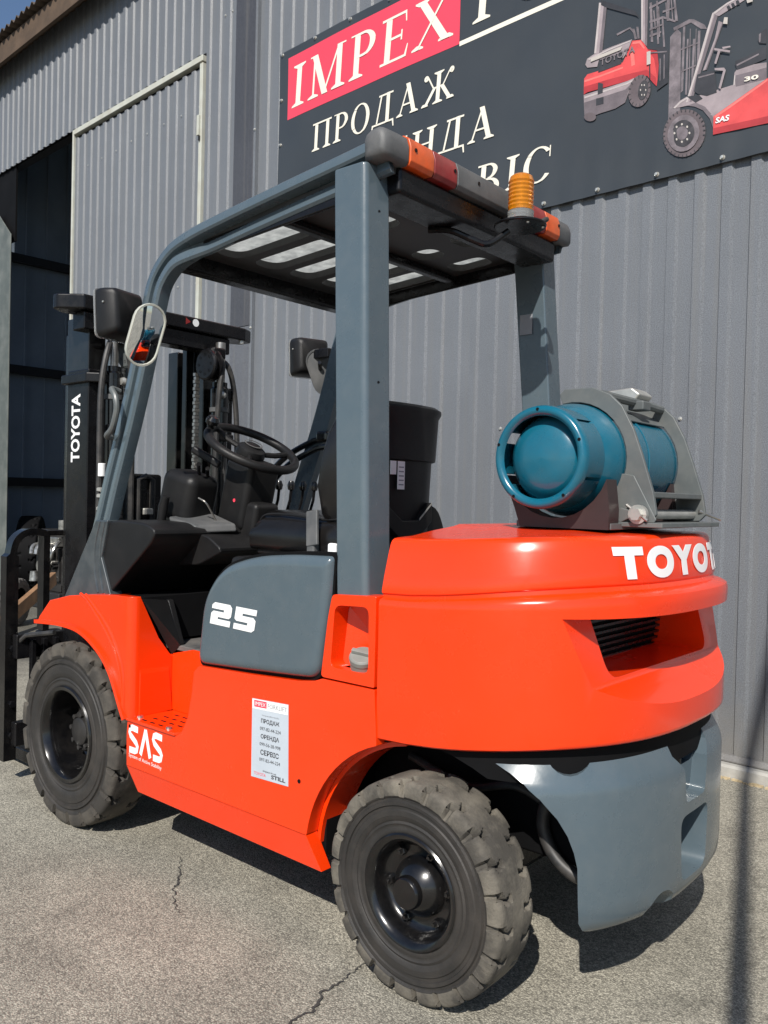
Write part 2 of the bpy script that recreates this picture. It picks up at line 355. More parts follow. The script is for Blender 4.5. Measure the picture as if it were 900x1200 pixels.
GL = {
 'I': (.46, [stem(.23), ser(.23, 0), ser(.23, 1)]),
 'M': (1.16, [stem(.2, TN), ser(.2, 0, .16, TN), dia(.56, 0, .2, 1, .17), dia(.53, 0, .93, 1, TN), stem(.95, TT), ser(.95, 0), [(.06, .965), (.2, .965), (.2, 1), (.06, 1)], [(.93, .965), (1.12, .965), (1.12, 1), (.93, 1)]]),
 'P': (.78, [stem(.23), ser(.23, 0), [(.05, .965), (.3, .965), (.3, 1), (.05, 1)], bar(.23, .42, .9725), bar(.23, .42, .4775)]+bowl(.40, .725, .32, .275, TT, TN, -90, 90)),
 'E': (.80, [stem(.23), bar(.05, .70, .0275), bar(.05, .67, .9725), bar(.23, .58, .51), [(.66, 0), (.72, 0), (.76, .26), (.735, .26)], [(.63, 1), (.67, 1), (.69, .76), (.665, .76)], [(.56, .40), (.595, .40), (.595, .62), (.56, .62)]]),
 'X': (.98, [dia(.80, 0, .17, 1, .18), dia(.14, 0, .78, 1, TN), ser(.80, 0, .17), ser(.14, 0, .14, TN), ser(.19, 1, .17), ser(.78, 1, .14, TN)]),
 'F': (.74, [stem(.23), ser(.23, 0), bar(.05, .66, .9725), bar(.23, .56, .50), [(.62, 1), (.66, 1), (.68, .74), (.655, .74)], [(.54, .39), (.575, .39), (.575, .61), (.54, .61)]]),
 'O': (.98, bowl(.49, .5, .43, .525, .155, .05, 0, 360, 40)),
 'R': (.86, [stem(.23), ser(.23, 0), [(.05, .965), (.3, .965), (.3, 1), (.05, 1)], bar(.23, .42, .9725), bar(.23, .42, .4775), dia(.76, 0, .42, .47, .17), [(.68, 0), (.88, 0), (.88, .035), (.68, .035)]]+bowl(.40, .725, .30, .275, TT, TN, -90, 90)),
 'K': (.92, [stem(.23), ser(.23, 0), ser(.23, 1), dia(.27, .45, .74, 1, TN), dia(.79, 0, .42, .6, .17), ser(.79, 0, .15), ser(.74, 1, .14, TN)]),
 'L': (.74, [stem(.23), ser(.23, 1), bar(.05, .66, .0275), [(.63, 0), (.68, 0), (.72, .28), (.695, .28)]]),
 'T': (.84, [stem(.42), ser(.42, 0), bar(.05, .79, .9725), [(.03, 1), (.07, 1), (.05, .74), (.025, .74)], [(.77, 1), (.81, 1), (.815, .74), (.79, .74)]]),
 'П': (1.0, [stem(.22), stem(.78), ser(.22, 0), ser(.78, 0), bar(.03, .97, .97, .06)]),
 'Д': (1.0, [dia(.24, .05, .40, .96, TN*1.2), stem(.70), bar(.28, .9, .97, .06), bar(.05, .95, .03, .06), [(.03, .06), (.10, .06), (.04, -.2), (.0, -.2)], [(.90, .06), (.97, .06), (1.0, -.2), (.96, -.2)]]),
 'А': (.98, [dia(.17, 0, .48, 1.0, TN), dia(.77, 0, .46, 1.03, .165), bar(.28, .64, .35), ser(.17, 0, .13, TN), ser(.77, 0, .17)]),
 'Ж': (1.32, [stem(.66), ser(.66, 0), ser(.66, 1), dia(.17, 0, .52, .52, .13), dia(1.15, 0, .80, .52, .15), dia(.48, .50, .24, .92, TN), dia(.84, .50, 1.08, .92, TN), ser(.16, 0, .13), ser(1.16, 0, .14), bar(.46, .86, .51)]+bowl(.17, .9, .09, .10, .08, .09, 0, 360, 10)+bowl(1.15, .9, .09, .10, .08, .09, 0, 360, 10)),
 'Н': (1.0, [stem(.22), stem(.78), ser(.22, 0), ser(.78, 0), ser(.22, 1), ser(.78, 1), bar(.22, .78, .5)]),
 'В': (.84, [stem(.23), bar(.05, .42, .0275), bar(.05, .40, .9725), bar(.23, .42, .5275)]+bowl(.38, .765, .29, .235, .14, TN, -90, 90)+bowl(.40, .275, .36, .275, TT, TN, -90, 90)),
 'С': (.90, bowl(.49, .5, .43, .525, .155, .05, 42, 322, 34)+[[(.78, .98), (.81, .98), (.82, .66), (.79, .66)]]),
}
GL['Р'] = GL['P']; GL['О'] = GL['O']; GL['Е'] = GL['E']; GL['І'] = GL['I']
def serif_line(name, txt, m, parent, u0, u1, z0, cap, y, gap=.06, slant=.06):
    adv = [GL[c][0]+gap if c != ' ' else .5 for c in txt]; tot = sum(adv)-gap; sx = (u1-u0)/tot; x = 0; out = []; lay = 0
    for c, a in zip(txt, adv):
        if c != ' ':
            mb = MB()
            for k, poly in enumerate(GL[c][1]):
                yy = y-.0006-.00025*(lay % 9); lay += 1
                pts = [(u0+(x+px+slant*py)*sx, yy, z0+py*cap) for px, py in poly]
                mb.add(pts, [tuple(range(len(pts)))])
            out.append(mb.build(name, m, parent, smooth=0))
        x += a
    return out
def stroke(pts, wd, closed=False):
    P = [Vector(p) for p in pts]; L_, R_ = [], []
    for i in range(len(P)):
        d = (P[min(i+1, len(P)-1)]-P[max(i-1, 0)]).normalized(); n = Vector((-d.y, d.x)); L_.append(P[i]+n*wd/2); R_.append(P[i]-n*wd/2)
    return [[tuple(L_[i]), tuple(L_[i+1]), tuple(R_[i+1]), tuple(R_[i])] for i in range(len(P)-1)]

# ================================================================ SETTING
def tri_noise(x, y): return math.sin(x*3.1+y*1.7)+.6*math.sin(x*7.3-y*4.1+1.3)+.4*math.sin(x*13.7+y*9.9+.4)
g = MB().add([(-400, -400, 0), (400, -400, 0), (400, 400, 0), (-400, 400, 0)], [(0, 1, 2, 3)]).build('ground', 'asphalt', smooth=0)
g['kind'] = 'structure'
def crack(pts, w0):
    P = []
    for i in range(len(pts)-1):
        a, b = Vector(pts[i]), Vector(pts[i+1])
        for k in range(9): P.append(a.lerp(b, k/9))
    P.append(Vector(pts[-1])); mb = MB(); l, r = [], []
    for i, p in enumerate(P):
        d = (P[min(i+1, len(P)-1)]-P[max(i-1, 0)]).normalized(); n = Vector((-d.y, d.x)); j = n*random.uniform(-.006, .006)
        e = min(i, len(P)-1-i)/len(P)*2; ww = w0*(.35+.9*e)*random.uniform(.35, 1.25)
        l.append(p+j+n*ww/2); r.append(p+j-n*ww/2)
    n = len(P)
    mb.add([(p.x, p.y, .004) for p in l+r], [(i, n+i, n+i+1, i+1) for i in range(n-1)])
    o = mb.build('pavement_crack', 'crack', smooth=0); o['kind'] = 'structure'; return o
CRACKS = [[(-.175, -.50), (-.180, -.555), (-.168, -.614), (-.172, -.682), (-.135, -.75), (-.141, -.820), (-.119, -.942), (-.10, -1.05)],
          [(-1.07, -.44), (-1.03, -.475), (-.937, -.548), (-.88, -.61), (-.809, -.659), (-.732, -.691)]]
for pts, w0 in zip(CRACKS, (.007, .005)): crack(pts, w0)

# ---------------------------------------------------------------- warehouse (local: x along the wall, -y towards the yard)
WROT = math.atan(-.0508)
hall = empty('warehouse', 'long grey corrugated metal hall with sliding door and dark open doorway', 'warehouse', (0, 1.8, 0), WROT)
PER, HI, DEP = .13, .05, .014
def sheet_mesh(n, z0, z1):
    mb = MB(); prof = [(-.008, 0)]
    for k in range(n):
        u = k*PER; prof += [(u-.003, 0), (u+.003, -DEP), (u+HI-.006, -DEP), (u+HI+.006, 0)]
    prof.append((n*PER+.004, 0)); zs = [z0, z1]
    m = len(prof); vs = [(u, y, z) for z in zs for (u, y) in prof]
    mb.add(vs, [(i, i+1, m+i+1, m+i) for i in range(m-1)]); return mb
sheet_cache = {}
def sheet(u0, n, z0, z1, y=0., parent=hall, name='wall_sheet', m='wall'):
    key = (n, z0, z1, name, m)
    if key not in sheet_cache:
        o = sheet_mesh(n, z0, z1).build(name, m, parent, smooth=0); sheet_cache[key] = o
    else:
        o = sheet_cache[key].copy(); COL.objects.link(o); o.parent = parent
    o.location = (u0, y-random.uniform(0, .0012), 0); return o
TOP = 5.9
u = -3.64
while u < 4.2: sheet(u, 8, .078, TOP); u += 8*PER
LP = -4.374   # phase of the ribs left of the flashing strip
sheet(LP+PER, 4, .078, TOP)
for k in range(5): sheet(LP+PER-(k+1)*8*PER, 8, 4.70, TOP)
sheet(LP+PER-5*8*PER-8*PER, 8, .078, TOP)
MB().box(-3.85, -3.60, -.022, .0, 2.475, TOP).build('flashing', 'flash', hall, smooth=0)
MB().box(-3.85, -3.60, -.021, .0, .078, 2.470).build('flashing', 'flash2', hall, smooth=0)
MB().box(-3.60, -3.575, -.030, .0, .078, TOP).build('flashing', 'wall', hall, smooth=0)
# drip strip and concrete plinth
MB().prism([(-.020, .088), (-.002, .092), (-.002, .060), (-.034, .060), (-.034, .066)], -4.25, 4.3, 'x').build('drip_strip', 'flash2', hall, smooth=0)
MB().prism([(-.080, -.05), (-.078, .046), (-.066, .056), (.06, .0585), (.06, -.05)], -4.26, 4.3, 'x').build('plinth', 'concrete', hall, smooth=0)
# sliding door: parts of the leaf
door = MB().box(-6.43, -4.27, .012, .03, .05, 4.60).build('sliding_door', 'girt', hall, smooth=0)
for k in range(2):
    sheet(LP+.05-(k+1)*8*PER, 8, .06, 4.605, y=.004, parent=door, name='door_sheet')
MB().box(-6.43, -6.40, -.03, .02, .05, 4.68).build('door_frame', 'frame', door, smooth=0, bevel=.004)
MB().box(-4.312, -4.27, -.028, .02, .05, 4.62).build('door_frame', 'frame', door, smooth=0, bevel=.004)
MB().box(-6.399, -4.27, -.032, .02, 4.632, 4.680).build('door_frame', 'frame', door, smooth=0, bevel=.004)
for z in (1.1, 3.0, 4.05):
    MB().box(-4.318, -4.290, -.045, -.029, z, z+.16).build('hinge', 'frame', door, smooth=0, bevel=.003)
    MB().box(-4.300, -4.285, -.04, -.029, z-.04, z-.005).build('hinge', 'girt', door, smooth=0)
# jamb post of the doorway with a clipped top corner
MB().prism([(-8.45, 0), (-7.80, 0), (-7.80, 3.96), (-8.13, 4.24), (-8.45, 4.24)], -.03, -.015).build('door_post_and_sun_block', 'post', hall, smooth=0, bevel=.006)
MB().box(-8.45, -7.80, .02, .04, 3.9, 4.70).build('door_post_and_sun_block', 'dark', hall, smooth=0)  # added dark panel above the post, blocks sun from the side lining
# inside of the hall: lining, girts, roof deck, far walls
MB().box(-8.76, -8.64, .2, 9, 0, TOP).build('side_lining', 'inner', hall, smooth=0)
for k in range(28):
    MB().box(-8.638, -8.622, .25+k*.25, .27+k*.25, 0.02, TOP-.1).build('lining_rib', 'inner', hall, smooth=0)
for z in (1.31, 2.63, 3.93, .45):
    MB().box(-8.62, -8.55, .22, 8.9, z-.05, z+.05).build('girt', 'girt', hall, smooth=0)
MB().box(-8.64, 4.3, 8.9, 9, 0, TOP).build('back_wall', 'inner', hall, smooth=0)
MB().box(4.24, 4.32, .02, 9, 0, TOP).build('end_wall', 'inner', hall, smooth=0)
MB().box(-8.9, -8.77, .05, 9, 0, TOP).build('end_wall', 'inner', hall, smooth=0)
MB().prism([(.03, 5.86), (9.0, 7.1), (9.0, 7.15), (.03, 5.91)], -8.9, 4.3, 'x').build('roof_deck', 'girt', hall, smooth=0)
MB().box(-8.64, -4.2, .05, .14, 4.72, 4.90).build('door_lintel', 'girt', hall, smooth=0)
# eave: corrugated roof sheets over a timber fascia
def roof_sheet_mesh(n=8, per=.118, amp=.022):
    mb = MB(); cols = n*8+1; vs = []
    for (y, z) in ((-.255, 5.955), (1.0, 6.125), (9.05, 7.23)):
        for i in range(cols):
            a = i/8; vs.append((a*per, y, z+amp*math.cos(2*math.pi*a)))
    mb.add(vs, [(r*cols+i, r*cols+i+1, (r+1)*cols+i+1, (r+1)*cols+i) for r in range(2) for i in range(cols-1)])
    nv = len(vs); mb.add([(x, y, z-.008) for x, y, z in vs], [(r*cols+i, (r+1)*cols+i, (r+1)*cols+i+1, r*cols+i+1) for r in range(2) for i in range(cols-1)])
    mb.add([vs[i] for i in range(cols)]+[(x, y, z-.008) for x, y, z in vs[:cols]], [(i, cols+i, cols+i+1, i+1) for i in range(cols-1)]); return mb
rs0 = None; u = -9.1
while u < 4.3:
    if rs0 is None: o = rs0 = roof_sheet_mesh().build('roof_sheet', 'fibro', hall)
    else: o = rs0.copy(); COL.objects.link(o); o.parent = hall
    o.location = (u, random.uniform(-.015, .015), random.uniform(0, .008)); u += .118*8
MB().prism([(-.19, 5.70), (-.155, 5.70), (-.155, 5.925), (-.19, 5.915)], -9.1, 4.3, 'x').build('fascia', 'fascia', hall, smooth=0, bevel=.004)
MB().box(-9.1, 4.3, -.153, .0, 5.86, 5.90).build('soffit', 'fascia', hall, smooth=0)
# sheet-metal screws
def screw_mesh(): return MB().lathe([(.0105, 0), (.0105, -.003), (.006, -.004), (.006, -.009), (.0, -.009)], n=8)
sc0 = None
def screw(u, z, y, parent=hall):
    global sc0
    if sc0 is None: o = sc0 = screw_mesh().build('screw', 'zinc', parent)
    else: o = sc0.copy(); COL.objects.link(o); o.parent = parent
    o.location = (u, y, z)
for i in range(14):
    for z in (1.62,):
        uu = -3.64+PER*(4*i+1)+.09
        if z < 2.5: screw(uu, z+random.uniform(-.012, .012), -.0005)
for i in range(9):
    for z in (2.9, 4.3): screw(LP+.02-PER*(2*i)-.05+.06, z+random.uniform(-.01, .01), .003)
for z in (2.45, 3.9, 5.1): screw(-3.6+.012, z, -.030)
for k in range(5): screw(-4.2+.13*k*.7, 4.9, -.0005)
# pale debris along the plinth
deb = MB()
for k in range(120):
    uu = random.uniform(-.4, 1.6); yy = -.083-abs(random.gauss(0, .018)); s = random.uniform(.003, .012)
    deb.box(uu-s, uu+s*random.uniform(.6, 1.4), yy-s*.8, yy+s*.6, 0, s*random.uniform(.4, 1))
o = deb.build('debris', 'gravel', hall, smooth=0); o['kind'] = 'stuff'

# ---------------------------------------------------------------- banner
ban = empty('banner', 'black vinyl banner with red lettered block and printed forklifts on the metal wall', 'banner', (0, 1.8, 0), WROT)
BU0, BU1, BZ0, BZ1 = -3.312, 1.30, 2.782, 4.352
def by(u, z):
    e = max(0, 1-(z-BZ0)/.35)
    return -.030-.003*math.sin(u*3.1+z*2.3)*min(1, max(.2, -u-.6))-.0015*math.sin(u*7.7-z*5.1)*min(1, max(.1, -u-.6))-.004*e*math.sin(u*20.0+1.0)**2
def bgrid(u0, u1, z0, z1, nu, nz, dy):
    vs = [(u0+(u1-u0)*i/nu, by(u0+(u1-u0)*i/nu, z0+(z1-z0)*j/nz)+dy, z0+(z1-z0)*j/nz) for j in range(nz+1) for i in range(nu+1)]
    return MB().add(vs, [(j*(nu+1)+i, j*(nu+1)+i+1, (j+1)*(nu+1)+i+1, (j+1)*(nu+1)+i) for j in range(nz) for i in range(nu)])
b = bgrid(BU0, BU1, BZ0, BZ1, 120, 40, 0)
b2 = bgrid(BU0, BU1, BZ0, BZ1, 120, 40, .0022)
b.add(b2.v, [tuple(reversed(f)) for f in b2.f]); b.build('vinyl_sheet', 'banner', ban)
bgrid(-3.218, -1.681, 3.862, 4.292, 40, 10, -.0015).build('red_block', 'redprint', ban)
def drape(o, dy):
    for v in o.data.vertices: v.co.y = by(v.co.x, v.co.z)+dy+v.co.y
    o.data.update(); return o
def bl(txt, u0, u1, z0, cap, m='cream'): [drape(o, -.0025) for o in serif_line('letter', txt, m, ban, u0, u1, z0, cap, 0)]
bl('IMPEX', -3.185, -1.725, 3.930, .283)
bl('FORKLIFT', -1.60, .60, 3.938, .29)
bl('ПРОДАЖ', -2.955, -1.705, 3.568, .183)
bl('ОРЕНДА', -2.60, -1.405, 3.256, .183)
bl('СЕРВІС', -2.12, -1.03, 2.928, .183)
bgrid(-1.680, .62, 3.848, 3.875, 60, 1, -.0016).build('underline', 'cream', ban)
PICTURE_A = {
  'RED': [[(-0.586,3.496),(-0.533,3.482),(-0.504,3.428),(-0.452,3.403),(-0.44,3.33),(-0.451,3.231),(-0.47,3.254),(-0.502,3.298),(-0.573,3.304),(-0.716,3.312),(-0.828,3.319),(-0.849,3.313),(-0.849,3.394),(-0.831,3.411),(-0.763,3.407),(-0.634,3.406),(-0.606,3.452)]],
  'GREY': [[(-0.834,3.491),(-0.8,3.5),(-0.7,3.505),(-0.586,3.503),(-0.608,3.453),(-0.634,3.424),(-0.642,3.456),(-0.767,3.46),(-0.775,3.431),(-0.832,3.445),(-0.844,3.464)],[(-0.849,3.311),(-0.607,3.305),(-0.542,3.311),(-0.585,3.281),(-0.615,3.202),(-0.668,3.188),(-0.756,3.189),(-0.824,3.184),(-0.842,3.209)],[(-0.774,3.752),(-0.729,3.735),(-0.749,3.492),(-0.794,3.503)],[(-0.543,3.683),(-0.508,3.689),(-0.506,3.439),(-0.537,3.482)]],
  'DARK': [[(-0.765,3.463),(-0.644,3.457),(-0.64,3.401),(-0.768,3.399)],[(-0.763,3.763),(-0.734,3.742),(-0.575,3.637),(-0.55,3.594),(-0.569,3.611),(-0.728,3.709),(-0.762,3.737)],[(-0.767,3.348),(-0.739,3.334),(-0.739,3.289),(-0.768,3.288)],[(-0.776,3.27),(-0.734,3.266),(-0.733,3.232),(-0.775,3.235)],[(-0.506,3.429),(-0.424,3.411),(-0.393,3.381),(-0.394,3.23),(-0.448,3.209),(-0.442,3.331),(-0.452,3.403)],[(-0.494,3.377),(-0.488,3.375),(-0.483,3.278),(-0.489,3.278)],[(-0.432,3.392),(-0.425,3.392),(-0.419,3.238),(-0.425,3.236)]],
  'PALE': [[(-0.505,3.412),(-0.485,3.41),(-0.483,3.347),(-0.503,3.348)],[(-0.81,3.465),(-0.644,3.469),(-0.636,3.484),(-0.811,3.483)]],
  'STEEL': [[(-0.5,3.648),(-0.488,3.648),(-0.476,3.452),(-0.488,3.457)],[(-0.466,3.645),(-0.459,3.644),(-0.445,3.432),(-0.455,3.433)],[(-0.436,3.557),(-0.428,3.556),(-0.414,3.407),(-0.424,3.411)],[(-0.411,3.633),(-0.396,3.637),(-0.398,3.524),(-0.41,3.529)],[(-0.379,3.621),(-0.371,3.629),(-0.353,3.508),(-0.367,3.511)],[(-0.502,3.629),(-0.411,3.638),(-0.411,3.628),(-0.499,3.617)],[(-0.498,3.561),(-0.429,3.559),(-0.363,3.513),(-0.367,3.506),(-0.428,3.547),(-0.497,3.549)],[(-0.495,3.493),(-0.436,3.491),(-0.436,3.481),(-0.495,3.481)],[(-0.674,3.561),(-0.599,3.568),(-0.572,3.534),(-0.584,3.536),(-0.602,3.56),(-0.668,3.55)],[(-0.588,3.555),(-0.576,3.551),(-0.56,3.496),(-0.573,3.497)],[(-0.567,3.557),(-0.555,3.553),(-0.547,3.494),(-0.558,3.495)],[(-0.48,3.602),(-0.474,3.604),(-0.462,3.51),(-0.469,3.51)],[(-0.455,3.612),(-0.45,3.612),(-0.44,3.464),(-0.446,3.464)],[(-0.418,3.617),(-0.413,3.617),(-0.406,3.537),(-0.412,3.537)],[(-0.393,3.626),(-0.387,3.627),(-0.376,3.518),(-0.381,3.518)],[(-0.496,3.522),(-0.429,3.522),(-0.429,3.515),(-0.496,3.512)],[(-0.431,3.584),(-0.37,3.58),(-0.369,3.572),(-0.431,3.574)]],
  'TYRE': [[(-0.483,3.205),(-0.489,3.19),(-0.497,3.178),(-0.507,3.168),(-0.519,3.161),(-0.531,3.158),(-0.545,3.159),(-0.557,3.164),(-0.569,3.172),(-0.58,3.184),(-0.588,3.198),(-0.594,3.214),(-0.597,3.231),(-0.597,3.249),(-0.594,3.266),(-0.589,3.281),(-0.58,3.294),(-0.57,3.303),(-0.558,3.31),(-0.545,3.312),(-0.532,3.311),(-0.519,3.306),(-0.508,3.297),(-0.497,3.286),(-0.489,3.272),(-0.484,3.256),(-0.481,3.239),(-0.481,3.222)],[(-0.773,3.177),(-0.774,3.172),(-0.776,3.168),(-0.78,3.165),(-0.785,3.163),(-0.792,3.162),(-0.799,3.163),(-0.807,3.164),(-0.814,3.167),(-0.822,3.171),(-0.828,3.175),(-0.834,3.18),(-0.838,3.186),(-0.841,3.191),(-0.842,3.197),(-0.841,3.201),(-0.839,3.206),(-0.835,3.209),(-0.829,3.211),(-0.823,3.211),(-0.816,3.211),(-0.808,3.209),(-0.8,3.206),(-0.793,3.203),(-0.786,3.198),(-0.781,3.193),(-0.777,3.188),(-0.774,3.182)]],
  'HUB': [[(-0.494,3.221),(-0.497,3.211),(-0.5,3.203),(-0.505,3.196),(-0.51,3.191),(-0.516,3.188),(-0.522,3.187),(-0.528,3.188),(-0.533,3.192),(-0.537,3.198),(-0.541,3.206),(-0.544,3.215),(-0.545,3.225),(-0.545,3.235),(-0.543,3.245),(-0.541,3.255),(-0.537,3.263),(-0.532,3.27),(-0.527,3.275),(-0.521,3.278),(-0.515,3.279),(-0.51,3.277),(-0.504,3.274),(-0.5,3.268),(-0.496,3.26),(-0.494,3.251),(-0.493,3.241),(-0.493,3.231)]],
  'TREAD': [[(-0.482,3.21),(-0.483,3.204),(-0.494,3.211),(-0.493,3.215)],[(-0.492,3.184),(-0.495,3.179),(-0.504,3.191),(-0.502,3.194)],[(-0.509,3.166),(-0.514,3.163),(-0.518,3.178),(-0.515,3.18)],[(-0.531,3.157),(-0.536,3.157),(-0.536,3.173),(-0.533,3.174)],[(-0.554,3.161),(-0.559,3.164),(-0.554,3.178),(-0.551,3.177)],[(-0.575,3.176),(-0.579,3.181),(-0.57,3.192),(-0.567,3.189)],[(-0.59,3.201),(-0.593,3.207),(-0.581,3.212),(-0.579,3.208)],[(-0.598,3.23),(-0.598,3.237),(-0.586,3.236),(-0.585,3.232)],[(-0.596,3.261),(-0.595,3.267),(-0.583,3.26),(-0.584,3.256)],[(-0.586,3.287),(-0.582,3.292),(-0.574,3.28),(-0.576,3.277)],[(-0.568,3.306),(-0.563,3.308),(-0.559,3.293),(-0.562,3.291)],[(-0.546,3.313),(-0.541,3.313),(-0.541,3.297),(-0.544,3.297)],[(-0.523,3.309),(-0.518,3.306),(-0.523,3.292),(-0.526,3.293)],[(-0.503,3.293),(-0.499,3.288),(-0.507,3.278),(-0.51,3.281)],[(-0.488,3.269),(-0.485,3.263),(-0.496,3.258),(-0.498,3.262)],[(-0.48,3.24),(-0.48,3.233),(-0.492,3.234),(-0.492,3.239)]],
  'BOLT': [[(-0.502,3.228),(-0.503,3.225),(-0.505,3.224),(-0.507,3.226),(-0.508,3.23),(-0.507,3.233),(-0.505,3.234),(-0.503,3.231)],[(-0.508,3.206),(-0.509,3.203),(-0.511,3.202),(-0.513,3.204),(-0.514,3.208),(-0.513,3.211),(-0.511,3.212),(-0.509,3.21)],[(-0.522,3.21),(-0.522,3.207),(-0.525,3.207),(-0.527,3.209),(-0.528,3.212),(-0.527,3.216),(-0.525,3.216),(-0.523,3.214)],[(-0.529,3.236),(-0.53,3.233),(-0.532,3.232),(-0.534,3.234),(-0.535,3.238),(-0.535,3.241),(-0.532,3.242),(-0.53,3.24)],[(-0.523,3.258),(-0.524,3.255),(-0.526,3.254),(-0.528,3.256),(-0.529,3.26),(-0.528,3.263),(-0.526,3.264),(-0.524,3.261)],[(-0.509,3.253),(-0.51,3.25),(-0.512,3.25),(-0.515,3.252),(-0.516,3.255),(-0.515,3.259),(-0.513,3.259),(-0.51,3.257)]],
  'RED2': [[(-0.849,3.313),(-0.848,3.353),(-0.717,3.347),(-0.576,3.336),(-0.503,3.327),(-0.455,3.273),(-0.451,3.231),(-0.47,3.254),(-0.502,3.298),(-0.573,3.304),(-0.716,3.312),(-0.828,3.319)],[(-0.504,3.427),(-0.452,3.403),(-0.44,3.33),(-0.448,3.266),(-0.468,3.369)]],
  'RED3': [[(-0.583,3.489),(-0.541,3.48),(-0.516,3.435),(-0.525,3.436),(-0.547,3.47),(-0.585,3.478)],[(-0.847,3.385),(-0.762,3.383),(-0.633,3.384),(-0.631,3.376),(-0.762,3.373),(-0.846,3.375)],[(-0.595,3.448),(-0.577,3.446),(-0.567,3.372),(-0.586,3.371)]],
  'GREY2': [[(-0.845,3.271),(-0.616,3.266),(-0.59,3.282),(-0.615,3.202),(-0.668,3.188),(-0.756,3.189),(-0.824,3.184),(-0.842,3.209)],[(-0.746,3.737),(-0.729,3.735),(-0.749,3.492),(-0.766,3.496)],[(-0.524,3.686),(-0.508,3.689),(-0.506,3.439),(-0.517,3.457)]],
  'GREY3': [[(-0.844,3.301),(-0.607,3.297),(-0.565,3.304),(-0.562,3.297),(-0.606,3.288),(-0.844,3.291)],[(-0.774,3.752),(-0.762,3.747),(-0.783,3.501),(-0.794,3.503)],[(-0.543,3.683),(-0.534,3.685),(-0.53,3.471),(-0.537,3.482)],[(-0.828,3.489),(-0.71,3.499),(-0.594,3.5),(-0.596,3.495),(-0.71,3.491),(-0.824,3.479)]],
  'STEEL2': [[(-0.493,3.407),(-0.403,3.383),(-0.403,3.377),(-0.493,3.401)],[(-0.418,3.371),(-0.413,3.369),(-0.411,3.255),(-0.416,3.253)],[(-0.438,3.358),(-0.433,3.357),(-0.431,3.252),(-0.435,3.251)]],
}
